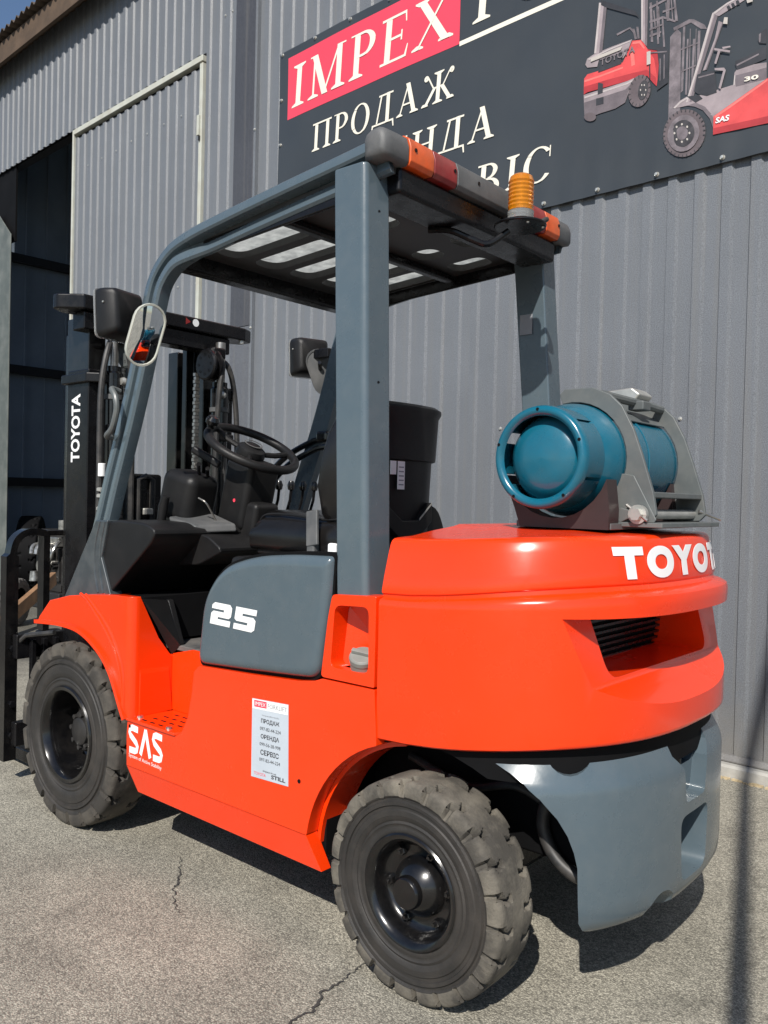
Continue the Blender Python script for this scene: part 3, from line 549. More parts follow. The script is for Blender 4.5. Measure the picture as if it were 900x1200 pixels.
PICTURE_B = {
  'STEEL': [[(-0.39,3.446),(-0.356,3.472),(-0.336,3.446),(-0.33,3.079),(-0.388,3.049)],[(-0.376,3.484),(-0.299,3.496),(-0.275,3.487),(-0.222,3.442),(-0.212,3.42),(-0.24,3.43),(-0.289,3.477),(-0.371,3.468)],[(-0.327,3.471),(-0.316,3.47),(-0.318,3.169),(-0.33,3.163)],[(-0.306,3.407),(-0.298,3.405),(-0.298,3.144),(-0.308,3.147)],[(-0.277,3.397),(-0.265,3.393),(-0.271,3.191),(-0.28,3.185)],[(-0.254,3.426),(-0.242,3.423),(-0.242,3.247),(-0.255,3.223)],[(-0.364,3.399),(-0.358,3.397),(-0.349,3.085),(-0.355,3.082)],[(-0.35,3.423),(-0.346,3.421),(-0.338,3.1),(-0.342,3.097)],[(-0.293,3.449),(-0.289,3.449),(-0.287,3.159),(-0.291,3.151)],[(-0.264,3.439),(-0.261,3.438),(-0.262,3.207),(-0.264,3.203)],[(-0.334,3.37),(-0.248,3.373),(-0.247,3.367),(-0.334,3.363)],[(-0.331,3.266),(-0.259,3.271),(-0.259,3.264),(-0.331,3.259)]],
  'GREY': [[(-0.187,3.484),(-0.162,3.461),(-0.191,3.367),(-0.273,3.104),(-0.302,3.108),(-0.245,3.294),(-0.211,3.411)],[(-0.187,3.482),(-0.122,3.505),(-0.043,3.519),(-0.033,3.489),(-0.103,3.471),(-0.157,3.457)],[(-0.157,3.436),(-0.136,3.42),(-0.206,3.23),(-0.225,3.232),(-0.173,3.361)],[(-0.365,3.101),(-0.331,3.126),(-0.298,3.135),(-0.24,3.122),(-0.08,3.122),(-0.078,3.174),(-0.059,3.196),(0.062,3.175),(0.065,3.101),(-0.162,3.003),(-0.168,2.95),(-0.185,3.0),(-0.219,3.048),(-0.258,3.076),(-0.296,3.092),(-0.335,3.095)],[(-0.059,3.192),(0.062,3.175),(0.063,3.165),(-0.055,3.178)]],
  'DARK': [[(-0.251,3.222),(-0.206,3.221),(-0.168,3.212),(-0.156,3.11),(-0.202,3.108),(-0.24,3.127),(-0.264,3.148)],[(-0.075,3.226),(-0.025,3.229),(0.025,3.241),(0.06,3.248),(0.062,3.191),(0.002,3.185),(-0.066,3.184),(-0.076,3.21)],[(0.022,3.288),(0.033,3.315),(0.058,3.325),(0.06,3.257),(0.029,3.269)],[(-0.298,3.135),(-0.24,3.125),(-0.221,3.102),(-0.254,3.094)],[(-0.122,3.487),(-0.111,3.49),(-0.101,3.47),(-0.114,3.469)],[(-0.102,3.492),(-0.091,3.493),(-0.082,3.474),(-0.094,3.471)],[(-0.081,3.496),(-0.07,3.498),(-0.061,3.476),(-0.075,3.474)]],
  'RED': [[(-0.167,3.004),(-0.09,3.036),(0.069,3.103),(0.269,3.097),(0.274,2.902),(0.075,2.904),(-0.167,2.92)]],
  'LINE': [[(-0.167,3.222),(-0.123,3.21),(-0.115,3.196),(-0.136,3.117),(-0.146,3.125),(-0.127,3.197),(-0.166,3.213)],[(-0.171,3.315),(-0.098,3.279),(-0.099,3.27),(-0.171,3.305)],[(-0.153,3.299),(-0.141,3.294),(-0.16,3.238),(-0.169,3.245)],[(-0.135,3.307),(-0.098,3.3),(-0.096,3.293),(-0.131,3.296)]],
  'PALE': [[(-0.129,3.439),(-0.113,3.433),(-0.114,3.403),(-0.134,3.412)],[(-0.033,3.489),(-0.007,3.489),(-0.003,3.463),(-0.027,3.464)]],
  'TYRE': [[(-0.21,2.907),(-0.22,2.887),(-0.235,2.871),(-0.253,2.859),(-0.274,2.853),(-0.296,2.852),(-0.32,2.858),(-0.342,2.868),(-0.363,2.884),(-0.381,2.903),(-0.395,2.926),(-0.405,2.952),(-0.409,2.977),(-0.408,3.003),(-0.402,3.026),(-0.391,3.046),(-0.376,3.062),(-0.357,3.073),(-0.335,3.079),(-0.312,3.078),(-0.289,3.072),(-0.267,3.061),(-0.247,3.045),(-0.23,3.026),(-0.216,3.003),(-0.207,2.979),(-0.203,2.954),(-0.204,2.929)]],
  'TYREIN': [[(-0.236,2.92),(-0.244,2.905),(-0.255,2.892),(-0.269,2.883),(-0.285,2.878),(-0.302,2.878),(-0.319,2.881),(-0.336,2.889),(-0.352,2.901),(-0.365,2.916),(-0.376,2.934),(-0.383,2.953),(-0.386,2.972),(-0.385,2.992),(-0.38,3.01),(-0.372,3.025),(-0.36,3.038),(-0.346,3.046),(-0.33,3.051),(-0.312,3.051),(-0.295,3.047),(-0.278,3.038),(-0.263,3.026),(-0.25,3.011),(-0.24,2.994),(-0.234,2.975),(-0.23,2.956),(-0.231,2.937)]],
  'HUB': [[(-0.263,2.937),(-0.268,2.927),(-0.275,2.919),(-0.284,2.912),(-0.294,2.909),(-0.305,2.908),(-0.316,2.91),(-0.328,2.915),(-0.338,2.923),(-0.348,2.932),(-0.355,2.943),(-0.36,2.956),(-0.363,2.968),(-0.364,2.981),(-0.361,2.993),(-0.357,3.003),(-0.35,3.011),(-0.341,3.017),(-0.33,3.021),(-0.319,3.021),(-0.308,3.019),(-0.296,3.014),(-0.286,3.006),(-0.277,2.997),(-0.269,2.986),(-0.264,2.974),(-0.261,2.961),(-0.261,2.949)]],
  'HUBIN': [[(-0.286,2.951),(-0.289,2.945),(-0.292,2.941),(-0.297,2.937),(-0.303,2.935),(-0.31,2.935),(-0.316,2.936),(-0.323,2.939),(-0.329,2.943),(-0.334,2.949),(-0.339,2.955),(-0.342,2.962),(-0.344,2.969),(-0.344,2.977),(-0.342,2.983),(-0.34,2.989),(-0.336,2.994),(-0.331,2.997),(-0.325,2.999),(-0.318,2.999),(-0.312,2.998),(-0.305,2.995),(-0.299,2.991),(-0.294,2.985),(-0.29,2.979),(-0.286,2.972),(-0.285,2.965),(-0.285,2.958)]],
  'TREAD': [[(-0.207,2.91),(-0.209,2.905),(-0.219,2.912),(-0.218,2.916)],[(-0.216,2.891),(-0.219,2.886),(-0.228,2.895),(-0.226,2.899)],[(-0.229,2.875),(-0.233,2.871),(-0.24,2.881),(-0.237,2.884)],[(-0.245,2.862),(-0.25,2.86),(-0.255,2.871),(-0.251,2.873)],[(-0.263,2.854),(-0.269,2.853),(-0.272,2.865),(-0.268,2.866)],[(-0.284,2.851),(-0.29,2.851),(-0.291,2.863),(-0.287,2.863)],[(-0.306,2.853),(-0.312,2.854),(-0.31,2.866),(-0.306,2.865)],[(-0.327,2.859),(-0.333,2.862),(-0.329,2.873),(-0.325,2.871)],[(-0.348,2.871),(-0.354,2.875),(-0.348,2.884),(-0.344,2.881)],[(-0.367,2.886),(-0.372,2.892),(-0.364,2.899),(-0.361,2.895)],[(-0.384,2.906),(-0.388,2.912),(-0.378,2.917),(-0.375,2.913)],[(-0.397,2.928),(-0.4,2.934),(-0.389,2.937),(-0.387,2.932)],[(-0.406,2.951),(-0.407,2.958),(-0.396,2.958),(-0.395,2.953)],[(-0.41,2.976),(-0.41,2.983),(-0.399,2.98),(-0.398,2.975)],[(-0.41,3.0),(-0.409,3.006),(-0.397,3.001),(-0.398,2.996)],[(-0.405,3.022),(-0.403,3.028),(-0.392,3.02),(-0.394,3.016)],[(-0.395,3.042),(-0.392,3.047),(-0.383,3.037),(-0.385,3.034)],[(-0.382,3.058),(-0.378,3.062),(-0.37,3.051),(-0.373,3.048)],[(-0.365,3.07),(-0.36,3.073),(-0.355,3.061),(-0.358,3.059)],[(-0.346,3.078),(-0.34,3.079),(-0.337,3.066),(-0.341,3.066)],[(-0.325,3.08),(-0.319,3.08),(-0.318,3.068),(-0.322,3.068)],[(-0.303,3.078),(-0.297,3.076),(-0.298,3.064),(-0.303,3.065)],[(-0.281,3.07),(-0.276,3.067),(-0.279,3.057),(-0.283,3.059)],[(-0.261,3.058),(-0.256,3.054),(-0.262,3.045),(-0.265,3.048)],[(-0.243,3.042),(-0.238,3.037),(-0.246,3.03),(-0.249,3.034)],[(-0.227,3.023),(-0.223,3.017),(-0.232,3.013),(-0.235,3.017)],[(-0.215,3.002),(-0.212,2.995),(-0.222,2.993),(-0.224,2.997)],[(-0.206,2.979),(-0.205,2.972),(-0.216,2.972),(-0.217,2.977)],[(-0.202,2.955),(-0.202,2.949),(-0.213,2.951),(-0.213,2.956)],[(-0.202,2.932),(-0.203,2.926),(-0.214,2.931),(-0.213,2.935)]],
  'RING': [[(-0.256,2.934),(-0.261,2.923),(-0.269,2.913),(-0.279,2.906),(-0.29,2.902),(-0.302,2.901),(-0.315,2.904),(-0.328,2.909),(-0.34,2.917),(-0.35,2.928),(-0.358,2.941),(-0.364,2.954),(-0.368,2.969),(-0.368,2.983),(-0.365,2.996),(-0.36,3.008),(-0.352,3.018),(-0.342,3.024),(-0.33,3.028),(-0.318,3.029),(-0.305,3.026),(-0.292,3.021),(-0.281,3.012),(-0.271,3.002),(-0.263,2.989),(-0.257,2.975),(-0.254,2.961),(-0.253,2.947)]],
  'BOLT': [[(-0.272,2.956),(-0.274,2.952),(-0.277,2.951),(-0.28,2.954),(-0.282,2.958),(-0.281,2.962),(-0.277,2.963),(-0.274,2.96)],[(-0.282,2.929),(-0.283,2.926),(-0.287,2.925),(-0.29,2.928),(-0.292,2.932),(-0.291,2.936),(-0.287,2.936),(-0.284,2.934)],[(-0.308,2.924),(-0.309,2.921),(-0.313,2.92),(-0.316,2.923),(-0.318,2.927),(-0.316,2.931),(-0.313,2.931),(-0.309,2.929)],[(-0.335,2.944),(-0.336,2.94),(-0.339,2.939),(-0.343,2.942),(-0.344,2.946),(-0.343,2.95),(-0.34,2.951),(-0.336,2.948)],[(-0.346,2.976),(-0.348,2.972),(-0.351,2.972),(-0.355,2.974),(-0.356,2.979),(-0.355,2.982),(-0.352,2.983),(-0.348,2.98)],[(-0.336,3.002),(-0.338,2.999),(-0.341,2.998),(-0.345,3.001),(-0.346,3.005),(-0.345,3.009),(-0.341,3.009),(-0.338,3.007)],[(-0.31,3.007),(-0.312,3.004),(-0.315,3.003),(-0.319,3.005),(-0.32,3.01),(-0.319,3.013),(-0.315,3.014),(-0.312,3.012)],[(-0.284,2.988),(-0.285,2.984),(-0.289,2.983),(-0.292,2.986),(-0.294,2.99),(-0.292,2.994),(-0.289,2.995),(-0.285,2.992)]],
  'RED2': [[(-0.165,2.949),(0.074,2.935),(0.273,2.936),(0.274,2.902),(0.075,2.904),(-0.167,2.92)]],
  'RED3': [[(-0.162,3.004),(-0.09,3.033),(0.069,3.1),(0.069,3.091),(-0.088,3.022),(-0.16,2.993)]],
  'GREY2': [[(-0.296,3.092),(-0.258,3.076),(-0.219,3.048),(-0.185,3.0),(-0.168,2.95),(-0.161,2.975),(-0.176,3.016),(-0.21,3.062),(-0.254,3.094)],[(-0.176,3.471),(-0.162,3.461),(-0.191,3.367),(-0.273,3.104),(-0.285,3.106),(-0.21,3.364)],[(-0.076,3.161),(0.063,3.152),(0.065,3.101),(-0.07,3.11)],[(-0.14,3.423),(-0.136,3.42),(-0.206,3.23),(-0.213,3.231)]],
  'GREY3': [[(-0.187,3.484),(-0.18,3.478),(-0.231,3.298),(-0.294,3.107),(-0.302,3.108),(-0.245,3.294),(-0.211,3.411)],[(-0.363,3.101),(-0.329,3.124),(-0.296,3.132),(-0.24,3.12),(-0.24,3.114),(-0.295,3.124),(-0.326,3.115),(-0.355,3.096)],[(-0.078,3.162),(-0.073,3.162),(-0.075,3.119),(-0.081,3.117)],[(-0.184,3.483),(-0.122,3.503),(-0.043,3.517),(-0.041,3.509),(-0.12,3.495),(-0.176,3.473)]],
  'STEEL2': [[(-0.247,3.21),(-0.172,3.204),(-0.17,3.198),(-0.244,3.202)],[(-0.069,3.208),(0.027,3.225),(0.029,3.218),(-0.067,3.2)],[(0.026,3.308),(0.035,3.313),(0.034,3.275),(0.027,3.273)]],
}
def picture(D, order):
    lay = 0
    mats = {'RED': 'pk_red', 'GREY': 'pk_grey', 'DARK': 'pk_dark', 'STEEL': 'pk_steel', 'TYRE': 'pk_tyre', 'TYREIN': 'pk_steel', 'HUB': 'pk_hub', 'HUBIN': 'pk_steel', 'PALE': 'pk_pale', 'LINE': 'pk_grey', 'TREAD': 'pk_hub', 'RING': 'pk_hub', 'BOLT': 'pk_pale', 'RED2': 'pk_red2', 'RED3': 'pk_red3', 'GREY2': 'pk_grey2', 'GREY3': 'pk_grey3', 'STEEL2': 'pk_steel'}
    names = [mats[k] for k in order]; mb = MB()
    for i, k in enumerate(order):
        mb.cur = i
        for poly in D[k]:
            lay += 1; mb.add([(p[0], -.0006-.00010*lay, p[1]) for p in poly], [tuple(range(len(poly)))])
    o = mb.build('forklift_picture', names, ban, smooth=0); drape(o, -.001)
picture(PICTURE_A, ['STEEL', 'RED', 'RED2', 'RED3', 'GREY', 'GREY2', 'GREY3', 'DARK', 'STEEL2', 'TYRE', 'TREAD', 'HUB', 'BOLT', 'PALE'])
picture(PICTURE_B, ['STEEL', 'GREY', 'GREY2', 'GREY3', 'DARK', 'STEEL2', 'RED', 'RED2', 'RED3', 'TYRE', 'TREAD', 'TYREIN', 'RING', 'HUB', 'HUBIN', 'BOLT', 'LINE', 'PALE'])
def flat_text(txt, w_, h_, u0, z0, m, parent, yfn, shear=0, slope=0, bold=.0):
    me = fit_mesh(text_mesh(txt, 1, bold), w_, h_)
    return place_text('lettering', me, m, parent, lambda x, y, z: (u0+x+shear*y, yfn(u0+x, z0+y)-max(z, 0)*.3, z0+y+slope*x))
flat_text('SAS', .062, .026, -.157, 2.967, 'white', ban, lambda u_, z_: by(u_, z_)-.0082, shear=.15, slope=-.05, bold=.03)
flat_text('30', .062, .020, -.031, 3.118, 'cream', ban, lambda u_, z_: by(u_, z_)-.0082, slope=-.1, bold=.03)
flat_text('TOYOTA', .19, .034, -.757, 3.428, 'pk_steel', ban, lambda u_, z_: by(u_, z_)-.0082, slope=.02, bold=.02)
ey0 = None
def eyelet(u_, z_):
    global ey0
    if ey0 is None: o = ey0 = MB().lathe([(.006, .0), (.011, -.003), (.0125, -.001), (.0125, .002)], n=12).lathe([(.0075, -.001), (.0075, -.012), (0, -.013)], n=8).build('eyelet', 'zinc', ban)
    else: o = ey0.copy(); COL.objects.link(o); o.parent = ban
    o.location = (u_, by(u_, z_)-.0015, z_)
for k in range(14): eyelet(-3.282+.345*k, BZ1-.016)
for k in range(1, 5): eyelet(-3.290, BZ1-.016-.315*k)
for k in range(14): eyelet(-3.29+.317*k+.0, BZ0+.022)

# ================================================================ FORKLIFT (front towards -x, rear axle at x = 0)
fk = empty('forklift', 'orange and grey forklift truck with overhead guard and 25 on its side', 'forklift')
W_ = .555
# ---- plan outline of the counterweight
def outline(W, xe, xs=.05, n=2.5, x0=-.128, N=44):
    P = [(x0, -W), ((x0+xs)/2, -W)]
    for k in range(N+1):
        a = -math.pi/2+math.pi*k/N; c = max(math.cos(a), 0); s = math.sin(a)
        P.append((xs+(xe-xs)*c**(2/n), math.copysign(W*abs(s)**(2/n), s)))
    P += [((x0+xs)/2, W), (x0, W)]; return P
XE = .479
def zoff(x): t = min(max((x+.128)/.58, 0), 1); return t*t*(3-2*t)
def cw_rings(levels, z0fac=.045):
    rings = []
    for (z, dw, dx, k) in levels: rings.append([(x, y, z+k*zoff(x)) for x, y in outline(W_-dw, XE-dx)])
    return rings
cover_levels = [(.607, .020, .018, .055), (.608, .006, .005, .055), (.612, .001, .001, .055), (.620, 0, 0, .054), (.70, 0, 0, .02), (.90, 0, 0, .02), (.945, -.001, -.004, .03),
  (.955, 0, -.004, .035), (.961, .003, -.001, .04), (.9635, .010, .012, .045), (.966, .016, .034, .048), (.974, .016, .040, .050), (.977, .011, .038, .050), (.984, .010, .036, .048),
  (1.02, .018, .040, .040), (1.075, .033, .047, .032), (1.100, .041, .051, .029), (1.108, .046, .056, .028), (1.113, .054, .064, .027), (1.1155, .066, .076, .026), (1.119, .13, .14, .026), (1.132, .22, .21, .020), (1.142, .31, .29, .008), (1.148, .34, .33, .002)]
mb = MB().loft(cw_rings(cover_levels), True, True)
cover = mb.build('rear_cover', 'orange', fk, smooth=40)
# rear air outlet cut through the cover, with a sloped sill below it
cav = MB()
def cavsec(x, k): return [(x, y, z) for y, z in rounded([(-.318-k, .803), (.318+k, .803), (.343+k, .951), (-.343-k, .951)], [.045, .045, .015, .015], 5)]
cav.loft([cavsec(.12, -.03), cavsec(.25, -.012), cavsec(.42, .0)], True, True)
sill = MB().loft([[(x, y, z) for x, z in ((.395-.0, .811), (.62, .8115), (.62, .690))] for y in (-.9, .9)], True, True)
sill = MB().prism([(.336, .9535), (.384, .800), (.392, .792), (.70, .583), (.70, .9535)], -.9, .9)
cut(cover, sill, 40)
cut(cover, cav, 40)
notch = MB().box(.36, .6, -.17, .13, 1.128, 1.3); notch.lathe([(.0, .2), (.05, .2), (.05, .7), (0, .7)], (0, -.19, 1.155), 'x', 20); notch.lathe([(.0, .2), (.055, .2), (.055, .7), (0, .7)], (0, .02, 1.165), 'x', 20)
MB().box(.0, .23, -.335, .335, .79, .96).build('grille', 'dark', fk, smooth=0)
for k in range(9): MB().box(.2305, .242, -.33, .33, .80+k*.017, .807+k*.017).build('grille_slat', 'black', fk, smooth=0)
# ---- lower grey counterweight
cwl = [(.212, .075, .085, 0), (.214, .050, .058, 0), (.222, .030, .036, 0), (.238, .012, .014, 0), (.262, .002, .002, 0), (.30, 0, 0, 0), (.540, 0, 0, .010), (.552, .003, .004, .016), (.562, .008, .010, .020), (.596, .032, .036, .034), (.604, .038, .044, .036), (.605, .08, .09, .036)]
cw = MB().loft(cw_rings(cwl), True, True).build('counterweight', 'grey', fk, smooth=36)
arch = MB().prism([(.372, .0), (.373, .28), (.370, .39), (.364, .425), (.354, .462), (.336, .502), (.305, .545), (.270, .575), (.235, .594), (.19, .612), (.12, .63), (-.5, .64), (-.5, 0)], -.8, .8)
cut(cw, arch, 36)
blk = MB().box(-.3, .10, -.8, .8, .0, .45); cut(cw, blk, 36)
# tow pocket, pin slot, corner notch and jacking notch
tow = MB().loft([[(x, y, z) for y, z in rounded([(-.075-k, .275), (.075+k, .275), (.088+k, .44), (-.088-k, .44)], .035, 5)] for x, k in ((.33, -.02), (.45, 0), (.62, .03))], True, True)
cut(cw, tow, 36)
slot = MB().prism(rounded([(-.105, .72), (-.062, .47), (.062, .47), (.105, .72)], .015, 3), .438, .7, 'x'); cut(cw, slot, 36)
hole = MB().loft([[(x, y, z) for y, z in ((-.115, .595), (-.06, .545), (.06, .545), (.115, .595), (.115, .69), (-.115, .69))] for x in (.36, .60)], True, True); cut(cw, hole, 36)
nt1 = MB()
for s in (-1, 1):
    nt1.lathe([(0, -.05), (.05, -.05), (.058, .05), (.062, .3), (0, .3)], (0, 0, 0), 'y', 24)
    i0 = len(nt1.v)-5*24
    nt1.xf(Matrix.Translation((.30, s*.36, .652)) @ Matrix.Rotation(R(35) if s < 0 else R(145), 4, 'Z') @ Matrix.Rotation(math.pi, 4, 'Z') , i0)
cut(cw, nt1, 36)
nt2 = MB()
nt2.lathe([(0, .30), (.060, .30), (.085, .7), (0, .7)], (0, -.17, .212), 'x', 32)
cut(cw, nt2, 36)
MB().lathe([(.0, .50), (.022, .50), (.022, .66), (0, .66)], (.415, 0, 0), 'z', 16).build('tow_pin', 'black', fk)
MB().box(.37, .385, -.07, .07, .28, .44).build('pocket_back', 'dark', fk, smooth=0)
rings = [[(x, y, z) for x, y in outline(W_-.028, XE-.03)] for z in (.57, .672)]
sh = MB().loft(rings, True, True).build('gap_seal', 'dark', fk); cut(sh, MB().lathe([(0, -.8), (.372, -.8), (.372, .8), (0, .8)], (0, 0, .245), 'y', 48), 36)
# lettering wrapped round the upper rear
def arc_table(dw, dx):
    P = [Vector(p) for p in outline(W_-dw, XE-dx, N=160)]; s = [0.]
    for i in range(1, len(P)): s.append(s[-1]+(P[i]-P[i-1]).length)
    mid = s[-1]/2; return P, [q-mid for q in s]
TAB = [(1.02, *arc_table(.018, .040)), (1.075, *arc_table(.033, .047)), (1.098, *arc_table(.0405, .0507))]
def arc_pt(T, a):
    _, P, s = T
    lo = 0
    for i in range(len(s)-1):
        if s[i] <= a <= s[i+1]: lo = i; break
    t = (a-s[lo])/(s[lo+1]-s[lo]); p = P[lo].lerp(P[lo+1], t); d = (P[lo+1]-P[lo]).normalized(); return p, Vector((d.y, -d.x))
KZ = {1.02: .040, 1.075: .032, 1.098: .0292}
def wrap(a, b, off):
    pts = []
    for T in TAB:
        p, n = arc_pt(T, a); z = T[0]+KZ[T[0]]*zoff(p.x); pts.append((z, p+n*off))
    z = 1.038+b; i = 0 if z < pts[1][0] else 1
    t = (z-pts[i][0])/(pts[i+1][0]-pts[i][0]); q = pts[i][1].lerp(pts[i+1][1], t); return (q.x, q.y, z)
def dens(me, cuts_len=.012):
    bm = bmesh.new(); bm.from_mesh(me); bmesh.ops.triangulate(bm, faces=bm.faces)
    for _ in range(4):
        es = [e for e in bm.edges if e.calc_length() > cuts_len]
        if not es: break
        bmesh.ops.subdivide_edges(bm, edges=es, cuts=1); bmesh.ops.triangulate(bm, faces=bm.faces)
    bm.to_mesh(me); bm.free(); return me
me = dens(fit_mesh(text_mesh('TOYOTA', 1, .065, .86, res=10, space=1.30), .735, .077))
place_text('rear_lettering', me, 'white', fk, lambda x, y, z: wrap(x-.328, y, .0022+z))

# ---- chassis side panels
def arcpts(cx, cz, r, a0, a1, n): return [(cx+r*math.cos(R(a0+(a1-a0)*k/n)), cz+r*math.sin(R(a0+(a1-a0)*k/n))) for k in range(n+1)]
panel = [(-1.223, .30)]+[(-.366, .30)]+arcpts(0, .245, .368, 171, 109.5, 12)+[(-.133, .732)]+[(-.318, .732), (-.345, .722), (-.41, .712), (-.60, .700), (-.842, .690), (-.868, .668), (-.876, .60), (-.895, .52), (-.925, .468), (-.955, .452), (-1.165, .4515), (-1.222, .4515), (-1.226, .40)]
def side_panel():
    mb = MB().prism(panel, -.560, -.515)
    mb.add([(-1.223, -.560, .30), (-.366, -.560, .30), (-.324, -.538, .205), (-1.186, -.538, .213), (-1.223, -.515, .30), (-.366, -.515, .30), (-.324, -.50, .205), (-1.186, -.50, .213)],
           [(0, 1, 2, 3), (7, 6, 5, 4), (1, 5, 6, 2), (2, 6, 7, 3), (3, 7, 4, 0)])
    return mb.build('side_panel', 'orange', fk, bevel=.004)
sp = side_panel(); twin(sp)
# inner flange of the wheel arch and the chassis behind it
fl = MB().loft([[(x, y, z) for x, z in arcpts(0, .245, .3685, 176, 100, 14)]+[(x, y, z) for x, z in reversed(arcpts(0, .245, .356, 176, 100, 14))] for y in (-.5145, -.40)], True, True).build('arch_flange', 'orange', fk); twin(fl)
MB().box(-1.30, -.36, -.36, .36, .215, .64).build('chassis_frame', 'dark', fk, bevel=.01)
MB().box(-.36, .40, -.30, .30, .33, .60).build('chassis_frame', 'dark', fk, bevel=.01)
MB().box(-.36, -.345, -.50, .50, .23, .70).build('chassis_frame', 'dark', fk, smooth=0)
MB().box(-.07, .07, -.40, .40, .20, .33).build('steer_axle', 'black', fk, bevel=.02)
MB().box(-1.66, -1.54, -.44, .44, .26, .41).build('drive_axle', 'black', fk, bevel=.02)
MB().box(-1.95, -1.30, -.36, .36, .40, .70).build('chassis_frame', 'dark', fk, bevel=.01)
hp = smooth_path([(.30, -.30, .58), (.275, -.32, .525), (.238, -.32, .490), (.222, -.32, .450), (.222, -.32, .410), (.243, -.32, .365), (.276, -.32, .335), (.32, -.31, .315), (.355, -.26, .31)], 6)
MB().tube(hp, .017, 12).build('hose', 'hose', fk)
MB().tube(smooth_path([(-.2, -.32, .50), (.0, -.34, .47), (.14, -.33, .50), (.22, -.31, .47)], 6), .011, 10).build('hose', 'hose', fk)
hol = MB()
for (x, z) in ((-.395, .44), (-1.206, .435)): hol.lathe([(.0, -.5612), (.006, -.5612), (.006, -.559)], (x, 0, z), 'y', 10)
hol.build('panel_hole', 'dark', fk)
# ---- hood with the number
hoodp = rounded([(-.852, .694), (-.640, .706), (-.425, .720), (-.338, .728), (-.322, .80), (-.300, .935), (-.292, 1.060), (-.44, 1.056), (-.60, 1.042), (-.745, 1.000), (-.828, .90)], [.03, 0, .05, .05, .05, 0, .015, .05, .1, .12, .10], 6)
hood = MB().loft([[(x+(-.578-x)*k, y, z-(z-.70)*k*.35) for x, z in hoodp] for y, k in ((-.553, .0), (-.545, -.0), (.545, 0), (.553, .0))], True, True)
hood = MB(); cxh, czh = -.57, .87
def hsec(y, d): return [(cxh+(x-cxh)*(1-d/.28), y, czh+(z-czh)*(1-d/.17)) for x, z in hoodp]
hood.loft([hsec(y, d) for y, d in ((-.566, .030), (-.565, .018), (-.560, .008), (-.550, .0015), (-.535, 0), (.535, 0), (.550, .0015), (.560, .008), (.565, .018), (.566, .03))], True, True)
hood.build('hood', 'grey', fk, smooth=50)
def seal_poly(d): return [(cxh+(x-cxh)*(1+d/.28), czh+(z-czh)*(1+d/.17)) for x, z in hoodp]
MB().prism(seal_poly(.007), -.546, -.50).build('hood_seal', 'dark', fk, smooth=0)
def two(f): return [(f(x), y) for x, y in [(.12, 1), (.88, 1), (1, .86), (1, .47), (.9, .36), (.36, .36), (.36, .27), (1, .27), (1, 0), (0, 0), (0, .5), (.1, .61), (.62, .61), (.62, .71), (0, .71), (0, .88)]]
five = [(0, 1), (1, 1), (1, .74), (.36, .74), (.36, .64), (.88, .64), (1, .52), (1, .12), (.88, 0), (0, 0), (0, .26), (.64, .26), (.64, .37), (.10, .37), (0, .46)]
num = MB()
for k, poly in enumerate((two(lambda x: x), five)):
    pts = [(-.785+(k*.108)+(x+.14*y)*.092, -.5675, .828+(x*.092+k*.108)*-.03+y*.066) for x, y in poly]
    num.add(pts, [tuple(range(len(pts)))])
num.build('number_decal', 'white', fk, smooth=0)
# ---- fuel filler panel
fp = rounded([(-.322, .737), (-.134, .737), (-.134, .968), (-.286, .960), (-.300, .90)], [.012, .004, .004, .012, .02], 3)
fuel = MB().prism(fp, -.560, -.505).build('filler_panel', 'orange', fk, smooth=30)
cut(fuel, MB().loft([[(x, y, z) for x, z in rounded([(-.288, .768), (-.155, .768), (-.158, .938), (-.276, .932)], .022, 4)] for y in (-.7, -.4)], True, True), 30, bevel=.003)
rec = MB(); rec.add([(-.300, -.515, .955), (-.140, -.47, .955), (-.140, -.43, .755), (-.300, -.52, .755), (-.14, -.515, .755), (-.14, -.515, .955), (-.2, -.515, .755)],
        [(0, 1, 2, 3), (1, 5, 4, 2), (3, 2, 4)])
rec.build('filler_recess', 'orange', fk, smooth=0)
MB().box(-.30, -.14, -.53, -.40, .745, .768).build('filler_recess', 'orange', fk, smooth=0)
fc = MB().lathe([(.0, .0), (.034, .0), (.0345, .022), (.036, .024), (.036, .036), (.032, .041), (0, .042)], (0, 0, 0), 'z', 28)
fc.box(-.030, .030, -.006, .006, .0421, .052)
fc.build('fuel_cap', 'cap', fk, bevel=.0015, loc=(-.205, -.522, .775), rot=(R(28), R(8), R(20)))
# ---- fender, step well, floor
fpoly = [(-1.826, .712), (-1.812, .738), (-1.735, .806), (-1.60, .836), (-1.45, .853), (-1.30, .865), (-1.203, .866)] + [(-1.203, .4525), (-1.228, .4525)] + \
        [(-1.255, .496), (-1.310, .586), (-1.360, .638), (-1.421, .676), (-1.485, .703), (-1.553, .718), (-1.65, .722), (-1.75, .718)]
fen = MB().prism(fpoly, -.566, -.3985).build('fender', 'orange', fk, smooth=0)
def round_edge(o, test, off, seg):
    bm = bmesh.new(); bm.from_mesh(o.data)
    es = [e for e in bm.edges if all(test(v.co) for v in e.verts)]
    bmesh.ops.bevel(bm, geom=es, offset=off, segments=seg, profile=.5, affect='EDGES'); bm.to_mesh(o.data); bm.free()
    finish(o, 30, 0)
cut(fen, MB().prism([(-.528, 1.1), (-.528, .863), (-.455, .720), (-.402, .652), (-.2, .652), (-.2, 1.1)], -1.46, -1.0, 'x'), 30)
round_edge(fen, lambda c: abs(c.x+1.203) < .002 and abs(c.y+.566) < .002, .035, 6); finish(fen, 0, .006, 3); twin(fen)
